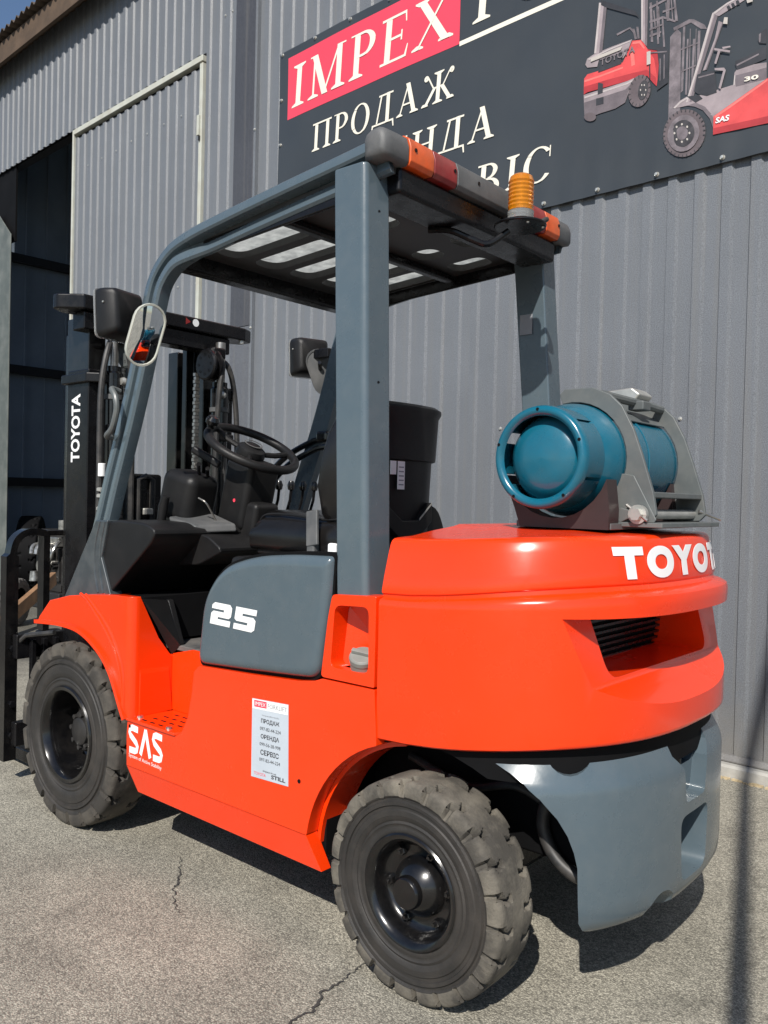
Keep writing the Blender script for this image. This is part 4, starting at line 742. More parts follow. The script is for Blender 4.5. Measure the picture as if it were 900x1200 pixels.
bulge = MB().add([(-1.2032, -.528, .622), (-1.2032, -.412, .618), (-1.2032, -.400, .4640), (-1.2032, -.530, .4640), (-1.2008, -.527, .604), (-1.2008, -.412, .602), (-1.1975, -.400, .4640), (-1.1975, -.529, .4640)],
   [(4, 5, 6, 7), (0, 1, 5, 4), (1, 2, 6, 5), (0, 4, 7, 3)]).build('step_riser', 'orange', fk, smooth=0); twin(bulge)
rdge = MB()
for d in (0, .034):
    P = smooth_path([(-1.520+d, -.566, .850), (-1.468+d, -.566, .827-d*.2), (-1.366+d, -.566, .748), (-1.284+d*.7, -.566, .656), (-1.250+d*.35, -.566, .563), (-1.240+d*.1, -.566, .470)], 6)
    rdge.tube(P, .0055, 8)
ridge = rdge.build('fender_ridge', 'orange', fk); twin(ridge)
lip = MB(); edge = [(-1.830, .7105), (-1.75, .7165), (-1.65, .7205), (-1.553, .7165), (-1.485, .7015), (-1.421, .6745), (-1.360, .6365), (-1.310, .5845), (-1.255, .4945), (-1.228, .452)]
ep = [Vector(p) for p in smooth_path([(x, 0, z) for x, z in edge], 4)]
lip.loft([[(p.x, -.578, p.z), (p.x, -.20, p.z), (p.x+n.x*.014, -.20, p.z+n.z*.014), (p.x+n.x*.014, -.578, p.z+n.z*.014)] for p, n in ((ep[i], (lambda t: Vector((-t.z, 0, t.x)))((ep[min(i+1, len(ep)-1)]-ep[max(i-1, 0)]).normalized())) for i in range(len(ep)))], True, True)
lp = lip.build('fender_lip', 'orange', fk, smooth=40); twin(lp)
MB().prism([(-1.826, .7265), (-1.735, .80), (-1.45, .845), (-1.25, .855), (-1.25, .70), (-1.45, .705), (-1.65, .734)], -.534, .534).build('front_deck', 'dark', fk, smooth=0)
tread = MB().prism([(-1.222, -.568), (-.955, -.568), (-.915, -.50), (-.90, -.385), (-1.187, -.385)], .4535, .463, 'z').build('step_tread', 'orange', fk, smooth=0, bevel=.002); twin(tread)
ts = MB()
for r_ in range(4):
    for c_ in range(4):
        x = -1.145+r_*.045+c_*.008; y = -.545+c_*.037
        if x < -.975: ts.box(x-.012, x+.012, y-.0035, y+.0035, .4632, .4640)
ts = ts.build('tread_slot', 'dark', fk, smooth=0)
bt = MB()
for x, y in ((-1.185, -.535), (-1.005, -.548)): bt.lathe([(.011, .463), (.010, .469), (.0, .470)], (x, y, 0), 'z', 10)
bt.build('tread_bolt', 'steel', fk)
MB().prism([(-1.215, .464), (-.86, .464), (-.86, .686), (-1.09, .686), (-1.215, .656)], -.3975, -.37).build('step_riser', 'orange', fk, smooth=0)
MB().box(-1.50, -.84, -.394, .50, .672, .690).build('floor_plate', 'mat_floor', fk, smooth=0, bevel=.003)
MB().add([(-1.2045, -.524, .859), (-1.2045, -.400, .655), (-1.165, -.392, .690), (-1.235, -.40, .842)], [(0, 1, 2, 3)]).build('kick_panel', 'plastic', fk, smooth=0)
MB().prism([(-1.40, .691), (-1.168, .691), (-1.238, .842), (-1.40, .85)], -.396, -.37).build('kick_panel', 'plastic', fk, smooth=0, bevel=.006)
MB().box(-1.60, -1.50, -.45, .50, .66, 1.06).build('bulkhead', 'plastic', fk, bevel=.01)
for (x, y, w2) in ((-1.425, -.14, .065), (-1.425, .08, .04)):
    rbox('pedal', 'mat_floor', fk, x, y, .80, .11, w2*2, .012, .004, rot=(0, R(-18), 0))
    MB().tube([(x-.03, y, .80), (x-.07, y, .95)], .012, 8).build('pedal_arm', 'black', fk)
rbox('seat_base', 'plastic', fk, -.72, .0, .88, .30, .86, .28, .02)
# ---- dashboard cowl and controls
cowl = rounded([(-1.515, 1.095), (-1.40, 1.118), (-1.235, 1.112), (-1.172, 1.088), (-1.20, 1.045), (-1.452, .846), (-1.53, .862)], [.02, .02, .05, .03, .03, .01, .01], 4)
MB().prism(cowl, -.497, .46).build('dashboard', 'plastic', fk, smooth=40, bevel=.012, seg=3)
MB().prism(rounded([(-1.40, 1.09), (-1.15, 1.07), (-1.06, 1.02), (-1.20, .96), (-1.40, .95)], .03, 4), -.30, .40).build('dash_console', 'plastic', fk, smooth=40, bevel=.01, seg=3)
rbox('control_pod', 'plastic', fk, -1.375, -.215, 1.205, .17, .16, .19, .04, 4, rot=(0, R(14), R(8)))
rbox('column_shroud', 'plastic', fk, -1.215, -.06, 1.22, .15, .15, .26, .025, 4, rot=(0, R(14), 0))
rbox('column_shroud', 'plastic', fk, -1.175, -.06, 1.115, .13, .12, .16, .02, 3, rot=(0, R(10), 0))
MB().add([(-1.36, -.32, 1.13), (-1.20, -.32, 1.105), (-1.16, -.16, 1.11), (-1.34, -.14, 1.15), (-1.34, -.32, 1.10), (-1.19, -.32, 1.075), (-1.15, -.16, 1.08), (-1.33, -.14, 1.1)], [(0, 1, 2, 3), (0, 4, 5, 1), (1, 5, 6, 2), (2, 6, 7, 3), (3, 7, 4, 0), (7, 6, 5, 4)]).build('dash_tray', 'greyplastic', fk, bevel=.01, seg=3)
MB().tube([(-1.385, -.33, 1.10), (-1.37, -.33, 1.17), (-1.355, -.33, 1.205)], [.016, .018, .014], 12).build('parking_brake', 'plastic', fk)
MB().tube(smooth_path([(-1.23, -.20, 1.12), (-1.22, -.25, 1.18), (-1.255, -.26, 1.20)], 5), .0035, 8).build('lever_cable', 'steel', fk)
d = rbox('direction_lever', 'plastic', fk, -1.33, -.17, 1.355, .13, .028, .03, .01, 3, rot=(0, R(28), R(25)))
for k in range(4):
    y = .10+k*.065; MB().tube([(-1.27, y, 1.08), (-1.225, y, 1.20), (-1.22, y, 1.24)], [.006, .006, .006], 8).build('hydraulic_lever', 'black', fk)
    MB().lathe([(0, -.02), (.013, -.014), (.016, .004), (.010, .02), (0, .022)], (-1.22, y, 1.255), 'z', 12).build('lever_knob', 'gloss', fk)
MB().lathe([(.007, -.0005), (.007, .0), (0, 0)], (0, 0, 0), 'y', 14).build('warning_sticker', 'redprint', fk, smooth=0, loc=(-1.205, -.1365, 1.195), rot=(0, 0, 0))
# steering wheel
sw = Matrix.Translation((-1.205, -.055, 1.392)) @ Matrix.Rotation(R(29), 4, 'Y')
rim = MB().tube([(.172*math.cos(a), .172*math.sin(a), 0) for a in [2*math.pi*k/48 for k in range(48)]], .0165, 12, closed=True)
for k in range(24):
    a = 2*math.pi*k/24
rim.xf(sw); wheel = rim.build('steering_wheel', 'plastic', fk)
MB().lathe([(.0, .028), (.03, .026), (.052, .012), (.058, -.01), (.05, -.045), (.03, -.10), (0, -.10)], (0, 0, -.012), 'z', 24).xf(sw).build('hub', 'plastic', wheel)
MB().lathe([(.034, .0165), (.036, .019), (.03, .0195)], (0, 0, 0), 'z', 24).xf(sw).build('horn_ring', 'greyplastic', wheel)
for a in (R(80), R(200), R(320)):
    MB().tube([(.05*math.cos(a), .05*math.sin(a), -.02), (.11*math.cos(a), .11*math.sin(a), -.016), (.17*math.cos(a), .17*math.sin(a), 0)], .011, 8).xf(sw).build('spoke', 'plastic', wheel)
a = R(222); MB().lathe([(.0, 0), (.012, .0), (.014, .012), (.024, .022), (.026, .036), (.018, .05), (0, .053)], (.172*math.cos(a), .172*math.sin(a), .008), 'z', 18).xf(sw).build('spinner_knob', 'gloss', wheel)
for dx, dy, dz in ((0, 0, 0), (.055, -.03, -.035)):
    MB().tube(smooth_path([(-1.315+dx, .45+dy, 1.465+dz), (-1.40+dx, .44+dy, 1.45+dz), (-1.56+dx, .42+dy, 1.37+dz), (-1.70+dx, .40+dy, 1.22+dz), (-1.745+dx, .40+dy, 1.12+dz)], 6), .0135, 10).build('grab_bar', 'gloss', fk)
rbox('bracket', 'gloss', fk, -1.325, .455, 1.475, .07, .05, .05, .015, 3)
# ---- seat
cush = MB().loft([[(x, y, z) for y, z in rounded([(-.245, 1.03), (-.25, 1.10), (-.20, 1.165+dz), (.20, 1.165+dz), (.25, 1.10), (.245, 1.03)], [.02, .05, .06, .06, .05, .02], 4)] for x, dz in ((-.985, -.06), (-.972, -.02), (-.94, .002), (-.85, .0), (-.70, -.012), (-.56, -.005), (-.52, .03))], True, True)
cush.build('seat_cushion', 'vinyl', fk, smooth=60, loc=(0, .0, 0))
rbox('seat_pan', 'plastic', fk, -.75, 0, 1.035, .44, .46, .045, .012)
def bsec(z, x0, x1, hw, rr): return [(x, y, z) for x, y in rounded([(x0, -hw), (x1, -hw*.86), (x1+.018, 0), (x1, hw*.86), (x0, hw), (x0+.035, 0)], [rr, .04, .1, .04, rr, .08], 5)]
MB().loft([bsec(1.10, -.625, -.53, .20, .05), bsec(1.16, -.650, -.525, .235, .06), bsec(1.25, -.660, -.52, .25, .065), bsec(1.34, -.645, -.515, .25, .065), bsec(1.42, -.62, -.51, .24, .06), bsec(1.48, -.59, -.51, .22, .05), bsec(1.505, -.565, -.515, .20, .03)], True, True).build('seat_backrest', 'vinyl', fk, smooth=60, loc=(-.025, -.012, 0))
def shell(z, hw, xb): return [(x, y*.80, z) for x, y in rounded([(-.555, -hw), (xb-.045, -hw*.98), (xb, -hw*.62), (xb+.012, 0), (xb, hw*.62), (xb-.045, hw*.98), (-.555, hw)], [.01, .05, .08, .12, .08, .05, .01], 5)]
MB().loft([shell(.98, .222, -.470), shell(1.10, .230, -.466), shell(1.25, .234, -.462), shell(1.345, .236, -.458)], True, True).build('seat_shell', 'plastic', fk, smooth=50, loc=(-.02, -.015, 0))
MB().loft([shell(1.338, .236, -.455), shell(1.342, .246, -.447), shell(1.36, .247, -.446), shell(1.485, .252, -.440), shell(1.500, .258, -.432), shell(1.512, .258, -.432), shell(1.522, .245, -.446), shell(1.526, .20, -.48)], True, True).build('seat_shell_cap', 'plastic', fk, smooth=50, loc=(-.02, -.015, 0))
V = [(-.15, 1.205), (-.06, 1.145), (.02, 1.145), (.095, 1.205), (.095, 1.140), (.02, 1.08), (-.06, 1.08), (-.15, 1.14)]
MB().prism(V, -.500, -.460, 'x').build('shell_pocket', 'plastic', fk, smooth=0, bevel=.004)
MB().prism([(.025, 1.146), (.090, 1.198), (.090, 1.204), (.025, 1.153)], -.4595, -.4575, 'x').build('pocket_trim', 'zinc', fk, smooth=0)
MB().box(-.4660, -.4645, -.085, -.050, 1.245, 1.335).build('label_sticker', 'white', fk, smooth=0)
MB().box(-.4690, -.4670, -.118, -.090, 1.292, 1.335).build('label_sticker', 'white', fk, smooth=0)
for k in range(5): MB().box(-.4643, -.4642, -.080, -.055, 1.258+.014*k, 1.262+.014*k).build('label_line', 'paleink', fk, smooth=0)
rbox('seat_belt', 'greyplastic', fk, -.665, -.262, 1.115, .05, .012, .115, .004, 2, rot=(R(-8), R(-10), 0))
rbox('belt_buckle', 'greyplastic', fk, -.665, -.258, 1.035, .035, .03, .07, .008)
rbox('belt_latch', 'steel', fk, -.655, -.27, 1.012, .03, .012, .04, .004)
rbox('seat_adjuster', 'white', fk, -.565, -.27, 1.055, .035, .02, .035, .008)

for s_ in (-1, 1):
    MB().tube(smooth_path([(-.972, s_*.215, 1.115), (-.93, s_*.222, 1.150), (-.80, s_*.222, 1.153), (-.66, s_*.222, 1.142), (-.56, s_*.222, 1.148)], 6), .004, 6).build('seat_piping', 'plastic', fk)
rbox('dash_panel', 'greyplastic', fk, -1.23, .16, 1.092, .13, .17, .012, .004, 2, rot=(0, R(10), 0))
for k in range(3): MB().lathe([(.0, 0), (.008, 0), (.008, .006), (0, .007)], (-1.24, .10+k*.05, 1.098), 'z', 10).build('dash_switch', 'gloss', fk)
MB().lathe([(.0, 0), (.010, 0), (.010, .010), (.004, .010), (.004, .02), (0, .02)], (0, 0, 0), 'x', 12).build('key_switch', 'zinc', fk, loc=(-1.125, -.09, 1.17))
for yy, zz in ((-.20, 1.27), (-.16, 1.255)): MB().tube([(-1.33, yy, zz), (-1.27, yy-.05, zz+.055)], [.006, .009], 8).build('column_lever', 'gloss', fk)
# ---- overhead guard
outer = [(-1.735, .800), (-1.608, 1.013), (-1.502, 1.280), (-1.410, 1.506), (-1.342, 1.695), (-1.293, 1.852), (-1.247, 1.960), (-1.160, 2.036), (-1.047, 2.072), (-.852, 2.099), (-.583, 2.129), (-.347, 2.153), (-.215, 2.168)]
OP = [Vector((p.x, p.y)) for p in smooth_path([(x, z, 0) for x, z in outer], 5)]
def sweep(prof, path):   # the inner ridge steps back under the roof tube
    rings = []
    for i, p in enumerate(path):
        t = (path[min(i+1, len(path)-1)]-path[max(i-1, 0)]).normalized(); n = Vector((t.y, -t.x))
        k_ = min(max((p.x+1.17)/.22, 0), 1); k_ = k_*k_*(3-2*k_)*.034
        rings.append([(p.x+n.x*a, y+(k_ if (a > .043 and y < -.46) else 0), p.y+n.y*a) for a, y in prof])
    return MB().loft(rings, True, True)
prof = [(0, -.452), (0, -.478), (.004, -.490), (.012, -.497), (.034, -.499), (.041, -.494), (.044, -.482), (.056, -.482), (.058, -.492), (.064, -.4965), (.084, -.4965), (.092, -.490), (.094, -.478), (.094, -.452)]
gs = sweep(prof, OP).build('guard_pillar', 'grey', fk, smooth=38); gs2 = twin(gs)
foot = MB().prism([(-1.752, .800), (-1.532, 1.112), (-1.452, 1.114), (-1.490, .98), (-1.425, .848)], -.5065, -.4555).build('pillar_foot', 'footgrey', fk, bevel=.005); twin(foot)
fr = MB()
for d in (0, .036): fr.tube(smooth_path([(-1.500+d*.9, -.5065, 1.108), (-1.530+d, -.5065, 1.02), (-1.530+d, -.5065, .93), (-1.505+d*.9, -.5065, .852)], 6), .0045, 8)
fr = fr.build('foot_ridge', 'footgrey', foot)
# rear posts: tapered box with a chamfered outer rear corner
def psec(x0, x1, y0, y1, z): return [(x, y, z) for x, y in [(x0, y0), (x1, y0), (x1+.012, y0+.010), (x1+.014, y1), (x0, y1)]]
post = MB().loft([psec(-.286, -.192, -.545, -.445, .955), psec(-.296, -.203, -.541, -.443, 1.10), psec(-.364, -.262, -.508, -.410, 2.05), psec(-.367, -.266, -.506, -.408, 2.105)], True, True).build('guard_post', 'grey', fk, smooth=0, bevel=.007, seg=3); twin(post)
pf = MB().prism([(-.345, 0), (-.222, 0), (-.215, .11), (-.345, .11)], .9, .97, 'z'); 
ph = MB()
for (x, y, z) in ((-.2260, -.475, 1.52), (-.2545, -.455, 1.98)): ph.lathe([(.0, .0), (.005, .0), (.005, .028), (.0, .028)], (x-.018, y, z), 'x', 10)
php = ph.build('post_hole', 'dark', fk)
plate_lbl = MB().box(-.335, -.285, .4135, .4145, 1.80, 1.87).build('rating_label', 'paleink', fk, smooth=0)
# roof grid
roof = MB().prism([(-1.17, 2.026), (-.22, 2.085), (-.22, 2.108), (-1.17, 2.049)], -.458, .458).build('guard_roof', 'roofblack', fk)
cu = MB()
def slotc(x0, x1, yc, w_):
    pts = rounded([(x0, yc-w_/2), (x1, yc-w_/2), (x1, yc+w_/2), (x0, yc+w_/2)], w_*.46, 6); cu.prism(pts, 1.9, 2.3, 'z')
for yc in (-.31, -.14, .025, .19, .35): slotc(-1.065, -.69, yc, .125)
slotc(-1.06, -.69, -.425, .055); slotc(-1.06, -.69, .442, .02)
slotc(-.60, -.475, -.415, .07); slotc(-.55, -.43, -.20, .17); slotc(-.615, -.51, .17, .105); slotc(-.43, -.35, .15, .11); slotc(-.60, -.44, .36, .10)
cut(roof, cu, 36)
MB().box(-1.205, -1.135, -.425, .425, 1.975, 2.045).build('guard_crossbeam', 'black', fk, bevel=.012, seg=3)
MB().box(-.672, -.632, -.42, .42, 2.03, 2.058).build('guard_crossbeam', 'black', fk, bevel=.01)
MB().box(-.335, -.205, -.42, .42, 2.035, 2.105).build('guard_crossbeam', 'black', fk, bevel=.012, seg=3)
for y in (-.415, .415): MB().prism([(-1.17, 1.985), (-.25, 2.04), (-.25, 2.09), (-1.17, 2.03)], y*1.08-.006, y*1.08+.006).build('guard_side_flange', 'black', fk, smooth=0, bevel=.004)
MB().prism([(-1.15, 2.068), (-.24, 2.124), (-.24, 2.128), (-1.15, 2.072)], -.455, .455).build('roof_cover', 'sheet', fk, smooth=0)
bo = MB()
for y in (-.30, -.05, .22, .36): bo.lathe([(.009, .0), (.008, .003), (0, .003)], (-1.134, y, 2.0), 'x', 8)
bo.build('beam_bolt', 'black', fk)
# rear lamp bar
LB = [(-.05, .0), (-.052, .058), (-.044, .074), (-.026, .084), (.006, .086), (.026, .074), (.034, .05), (.034, .012), (.026, .0)]
def lampseg(name, m, y0, y1, gap=.0015, d=0, parent=fk):
    return MB().prism([(-.215+x*(1+d), 2.102+.003+z*(1+d*.5)) for x, z in LB], y0+gap, y1-gap).build(name, m, parent, smooth=50, bevel=.003)
def endcap(s):
    rings = []
    for y, k in ((.408, 1), (.455, 1), (.480, .97), (.496, .88), (.504, .70), (.507, .45)):
        rings.append([(-.22+x*k, s*y, 2.145+(z-.042)*k) for x, z in LB])
    MB().loft(rings, True, True).build('lamp_bar_cap', 'greyplastic', fk, smooth=60)
endcap(-1); endcap(1)
def lens_screw(y):
    MB().lathe([(.0, .0), (.0055, .0), (.0055, .004), (0, .004)], (0, 0, 0), 'x', 10).build('lens_screw', 'black', fk, loc=(-.183, y, 2.150))
lampseg('indicator_lens', 'orange_lens', -.407, -.300); lampseg('brake_lamp_lens', 'red_lens', -.300, -.190)
lampseg('lamp_bar', 'greyplastic', -.190, .225)
lampseg('brake_lamp_lens', 'red_lens', .225, .315); lampseg('indicator_lens', 'orange_lens', .315, .407)
for y in (-.385, -.205, -.085, .205, .395): lens_screw(y)
# beacon on its disc
be = MB().lathe([(0, 0), (.076, .0), (.079, .003), (.079, .006), (.076, .009), (0, .009)], (0, 0, 0), 'z', 40).build('beacon_bracket', 'black', fk, loc=(-.118, .049, 2.044))
MB().lathe([(0, .0095), (.043, .0095), (.043, .018), (.038, .022), (0, .022)], (0, 0, 0), 'z', 32).build('beacon_base', 'plastic', be)
MB().lathe([(.039, .0225), (.040, .046), (.036, .048), (0, .048)], (0, 0, 0), 'z', 32).build('beacon_collar', 'clear', be)
lensp = [(.037, .0485)]+[(.0375+(.0016 if k % 2 else -.0008), .054+k*.0062) for k in range(15)]+[(.034, .150), (.026, .156), (0, .158)]
MB().lathe(lensp, (0, 0, 0), 'z', 32).build('beacon_lens', 'amber', be)
MB().lathe([(0, .05), (.014, .05), (.016, .09), (.012, .125), (0, .128)], (0, 0, 0), 'z', 16).build('beacon_bulb', 'zinc', be)
MB().tube(smooth_path([(.03, .045, .015), (.045, .075, .035), (.02, .10, .04), (-.02, .095, .02)], 6), .008, 10).build('beacon_cable', 'hose', be)
for (x, y) in ((.05, -.04), (.06, .03)): MB().lathe([(.005, -.002), (.004, -.006), (0, -.006)], (x, y, 0), 'z', 8).build('bracket_bolt', 'zinc', be)
MB().tube(smooth_path([(-.33, -.13, 2.03), (-.27, -.10, 2.025), (-.22, -.055, 2.00), (-.185, -.02, 1.99), (-.14, .02, 2.03)], 6), .010, 10).build('beacon_arm', 'black', fk)
# work lamps and mirrors on the front pillars
def worklamp(x, y, z, rotz):
    b = MB().loft([[(xx, yy, zz) for yy, zz in rounded([(-wy, -hz), (wy, -hz), (wy, hz), (-wy, hz)], .02, 4)] for xx, wy, hz in ((-.038, .078, .083), (-.025, .080, .085), (.0, .079, .083), (.035, .074, .078), (.050, .058, .064))], True, True).build('work_lamp', 'plastic', fk, smooth=50, loc=(x, y, z), rot=(0, R(-4), rotz))
    MB().loft([[(xx, yy, zz) for yy, zz in rounded([(-wy, -hz), (wy, -hz), (wy, hz), (-wy, hz)], .02, 4)] for xx, wy, hz in ((-.048, .074, .079), (-.0455, .081, .086), (-.0385, .081, .086))], True, True).build('lamp_bezel', 'clear', b, smooth=50)
    MB().lathe([(.004, -.081), (.003, -.084), (0, -.084)], (.0, 0, .03), 'y', 8).build('lamp_screw', 'zinc', b)
    return b
worklamp(-1.420, -.49, 1.842, R(14)); worklamp(-1.475, .50, 1.835, R(-18))
MB().box(-1.40, -1.30, -.47, -.44, 1.80, 1.86).build('lamp_bracket', 'black', fk, bevel=.004)
MB().box(-1.44, -1.32, .46, .49, 1.82, 1.86).build('lamp_bracket', 'black', fk, bevel=.004)
def pill(hw, hh, n=10): return [(hw*math.cos(a), hh-hw+hw*math.sin(a)) for a in [math.pi*k/n for k in range(n+1)]]+[(-hw*math.cos(a), -(hh-hw)-hw*math.sin(a)) for a in [math.pi*k/n for k in range(n+1)]]
def mirror(x, y, z, rz, tilt, roll, back=False):
    o = MB().loft([[(d, u_*k, v_*k) for u_, v_ in pill(.056, .104)] for d, k in ((-.022, .80), (-.012, .97), (.0, 1.0), (.006, .99), (.006, .93), (.002, .925))], True, True).build('mirror', 'frame' if not back else 'greyplastic', fk, smooth=50, loc=(x, y, z), rot=(roll, tilt, rz))
    MB().loft([[(.0026+(.0085*(1-k*k) if k < 1 else 0), u_*.924*k, v_*.924*k) for u_, v_ in pill(.056, .104)] for k in (1., .999, .93, .86, .78, .7, .6, .5, .4, .3, .2, .1, .01)], True, True).build('mirror_glass', 'mirror' if not back else 'greyplastic', o, smooth=80)
    return o
mirror(-1.135, -.575, 1.727, R(-7), R(14), R(-9))
MB().tube([(-1.28, -.49, 1.80), (-1.20, -.53, 1.77), (-1.150, -.57, 1.735)], .009, 8).build('mirror_arm', 'gloss', fk)
mirror(-1.395, .50, 1.765, R(-35), R(6), R(22), True)
MB().tube([(-1.37, .46, 1.80), (-1.40, .495, 1.77)], .009, 8).build('mirror_arm', 'gloss', fk)
gh = smooth_path([(-1.405, -.497, 1.570), (-1.400, -.530, 1.575), (-1.370, -.535, 1.545), (-1.362, -.535, 1.50), (-1.385, -.535, 1.44), (-1.428, -.530, 1.412), (-1.455, -.497, 1.410)], 6)
h = MB().tube(gh, .0105, 10).build('grab_handle', 'greymetal', fk); twin(h)
# ---- mast
OR = lambda s: MB().prism([(-1.998, s*.366), (-1.836, s*.366), (-1.836, s*.285), (-1.872, s*.285), (-1.872, s*.332), (-1.962, s*.332), (-1.962, s*.285), (-1.998, s*.285)], .10, 1.705, 'z')
for s in (-1, 1): OR(s).build('mast_rail', 'black', fk, smooth=0, bevel=.006)
for s in (-1, 1):
    MB().prism([(-2.07, s*.328), (-1.905, s*.328), (-1.905, s*.25), (-1.940, s*.25), (-1.940, s*.29), (-2.035, s*.29), (-2.035, s*.25), (-2.07, s*.25)], .12, 1.93, 'z').build('inner_mast_rail', 'gloss', fk, smooth=0, bevel=.005)
for s in (-1, 1):
    MB().prism([(-2.16, s*.285), (-2.085, s*.285), (-2.085, s*.235), (-2.16, s*.235)], .3, 1.88, 'z').build('carriage_rail', 'gloss', fk, smooth=0, bevel=.005)
cbp = [(-1.845, -.385), (-1.845, .44), (-1.875, .50), (-1.95, .50), (-2.0, .40), (-2.0, -.40), (-1.96, -.455), (-1.93, -.455)]
MB().prism(cbp, 1.938, 1.998, 'z').build('mast_crossbar', 'black', fk, smooth=0, bevel=.008, seg=3)
MB().box(-1.96, -1.87, -.37, .37, 1.865, 1.937).build('mast_crossbar', 'black', fk, smooth=0, bevel=.006)
for y in (.11, .155): MB().lathe([(.0, .0), (.017, .0), (.017, .0007), (0, .0007)], (-1.8449, y, 1.974), 'x', 3 if y < .12 else 12).build('warning_sticker', 'red_lens' if y < .12 else 'white', fk, smooth=0)
for z in (1.665, .75): MB().prism([(-1.78, -.36), (-1.78, .36), (-1.83, .38), (-1.83, -.38)], z-.02, z+.025, 'z').build('mast_tie', 'black', fk, smooth=0, bevel=.004) if z < 1 else [MB().prism([(-1.79, s*.345), (-1.83, s*.382), (-2.02, s*.382), (-2.02, s*.28), (-1.79, s*.28)], z-.016, z+.022, 'z').build('mast_tie', 'black', fk, smooth=0, bevel=.005) for s in (-1, 1)]
me = fit_mesh(text_mesh('TOYOTA', 1, .03, 1.1), .275, .046)
place_text('mast_lettering', me, 'white', fk, lambda x, y, z: (-1.893-y*1.45, -.3668-z*.3, 1.332+x))
for s in (-1, 1):
    MB().lathe([(.036, .15), (.036, 1.60), (.042, 1.605), (.042, 1.69), (.034, 1.70), (.034, 1.72), (0, 1.72)], (-1.815, s*.272, 0), 'z', 24).build('lift_cylinder', 'gloss', fk)
    MB().lathe([(.0375, 1.585), (.0445, 1.587), (.0445, 1.606), (.0375, 1.608)], (-1.815, s*.272, 0), 'z', 24).build('cylinder_band', 'greyplastic', fk)
    MB().lathe([(.022, 1.70), (.022, 1.90), (0, 1.90)], (-1.815, s*.272, 0), 'z', 16).build('cylinder_rod', 'steel', fk)
    MB().lathe([(.0, -.026), (.062, -.026), (.070, -.021), (.070, -.012), (.055, -.009), (.055, .009), (.070, .012), (.070, .021), (.062, .026), (0, .026)], (-1.80, s*.20, 1.79), 'y', 30).build('chain_pulley', 'greymetal' if s < 0 else 'black', fk)
    bl_ = MB()
    for k in range(8):
        a = 2*math.pi*k/8; bl_.lathe([(.006, s*.0-.0275), (.006, -.026)], (-1.80+.043*math.cos(a), s*.20, 1.79+.043*math.sin(a)), 'y', 8)
    bl_.build('pulley_hole', 'dark', fk)
    ch = MB()
    for k in range(88):
        z = .36+k*.0159; ww = .013 if k % 2 else .009
        ch.box(-1.880, -1.864, s*.185-ww, s*.185+ww, z, z+.0135)
    ch.build('lift_chain', 'steel', fk, smooth=0)
    MB().tube(smooth_path([(-1.80, s*.340, .30), (-1.775, s*.348, .8), (-1.775, s*.348, 1.3), (-1.785, s*.340, 1.62), (-1.80, s*.30, 1.80), (-1.86, s*.24, 1.82)], 8), .0125, 10).build('mast_hose', 'hose', fk)
    MB().lathe([(.0135, 1.275), (.015, 1.277), (.015, 1.325), (.0135, 1.327)], (-1.765, s*.3435, 0), 'z', 14).build('hose_tag', 'white', fk)
    for z in (1.14, 1.19, 1.215): MB().lathe([(.014, z), (.019, z+.003), (.019, z+.014), (.014, z+.017)], (-1.765, s*.3445, 0), 'z', 8).build('hose_fitting', 'zinc', fk)
    MB().lathe([(0, -.014), (.014, -.012), (.018, 0), (.014, .012), (0, .014)], (-1.77, s*.25, 1.66), 'y', 12).build('cylinder_fitting', 'zinc', fk)
    MB().tube(smooth_path([(-1.79, s*.20, 1.86), (-1.76, s*.24, 1.80), (-1.755, s*.225, 1.70), (-1.76, s*.215, 1.5), (-1.765, s*.21, 1.1), (-1.77, s*.21, .6)], 8), .012, 10).build('mast_hose', 'hose', fk)
    rbox('hose_clamp', 'black', fk, -1.80, s*.235, 1.845, .06, .07, .05, .01)
    rbox('hose_clamp', 'black', fk, -1.78, s*.26, 1.47, .05, .10, .03, .006)
MB().lathe([(.0, 0), (.012, 0), (.012, .022), (0, .022)], (-1.862, .43, 1.925), 'z', 10).build('mast_bolt', 'zinc', fk)
MB().lathe([(.0, 0), (.012, 0), (.012, .022), (0, .022)], (-1.80, -.335, 1.86), 'x', 10).build('mast_bolt', 'zinc', fk)
# tie tube and hose guide in the middle of the mast
MB().lathe([(.017, .3), (.017, 1.86), (0, 1.86)], (-1.86, -.165, 0), 'z', 16).build('mast_pipe', 'greymetal', fk)
hg = MB().box(-1.95, -1.86, -.155, .005, 1.08, 1.295).build('hose_guide', 'black', fk, bevel=.012)
MB().tube([(-1.85, -.12, 1.06), (-1.85, -.12, 1.27), (-1.855, -.08, 1.285), (-1.85, -.05, 1.27), (-1.85, -.05, 1.06)], .013, 10).build('guide_hose', 'hose', hg)
rbox('guide_block', 'zinc', hg, -1.852, -.075, 1.135, .03, .05, .03, .006)
MB().lathe([(.0, -.05), (.030, -.05), (.030, .05), (0, .05)], (-1.85, -.03, 1.06), 'y', 14).build('guide_roller', 'black', hg)
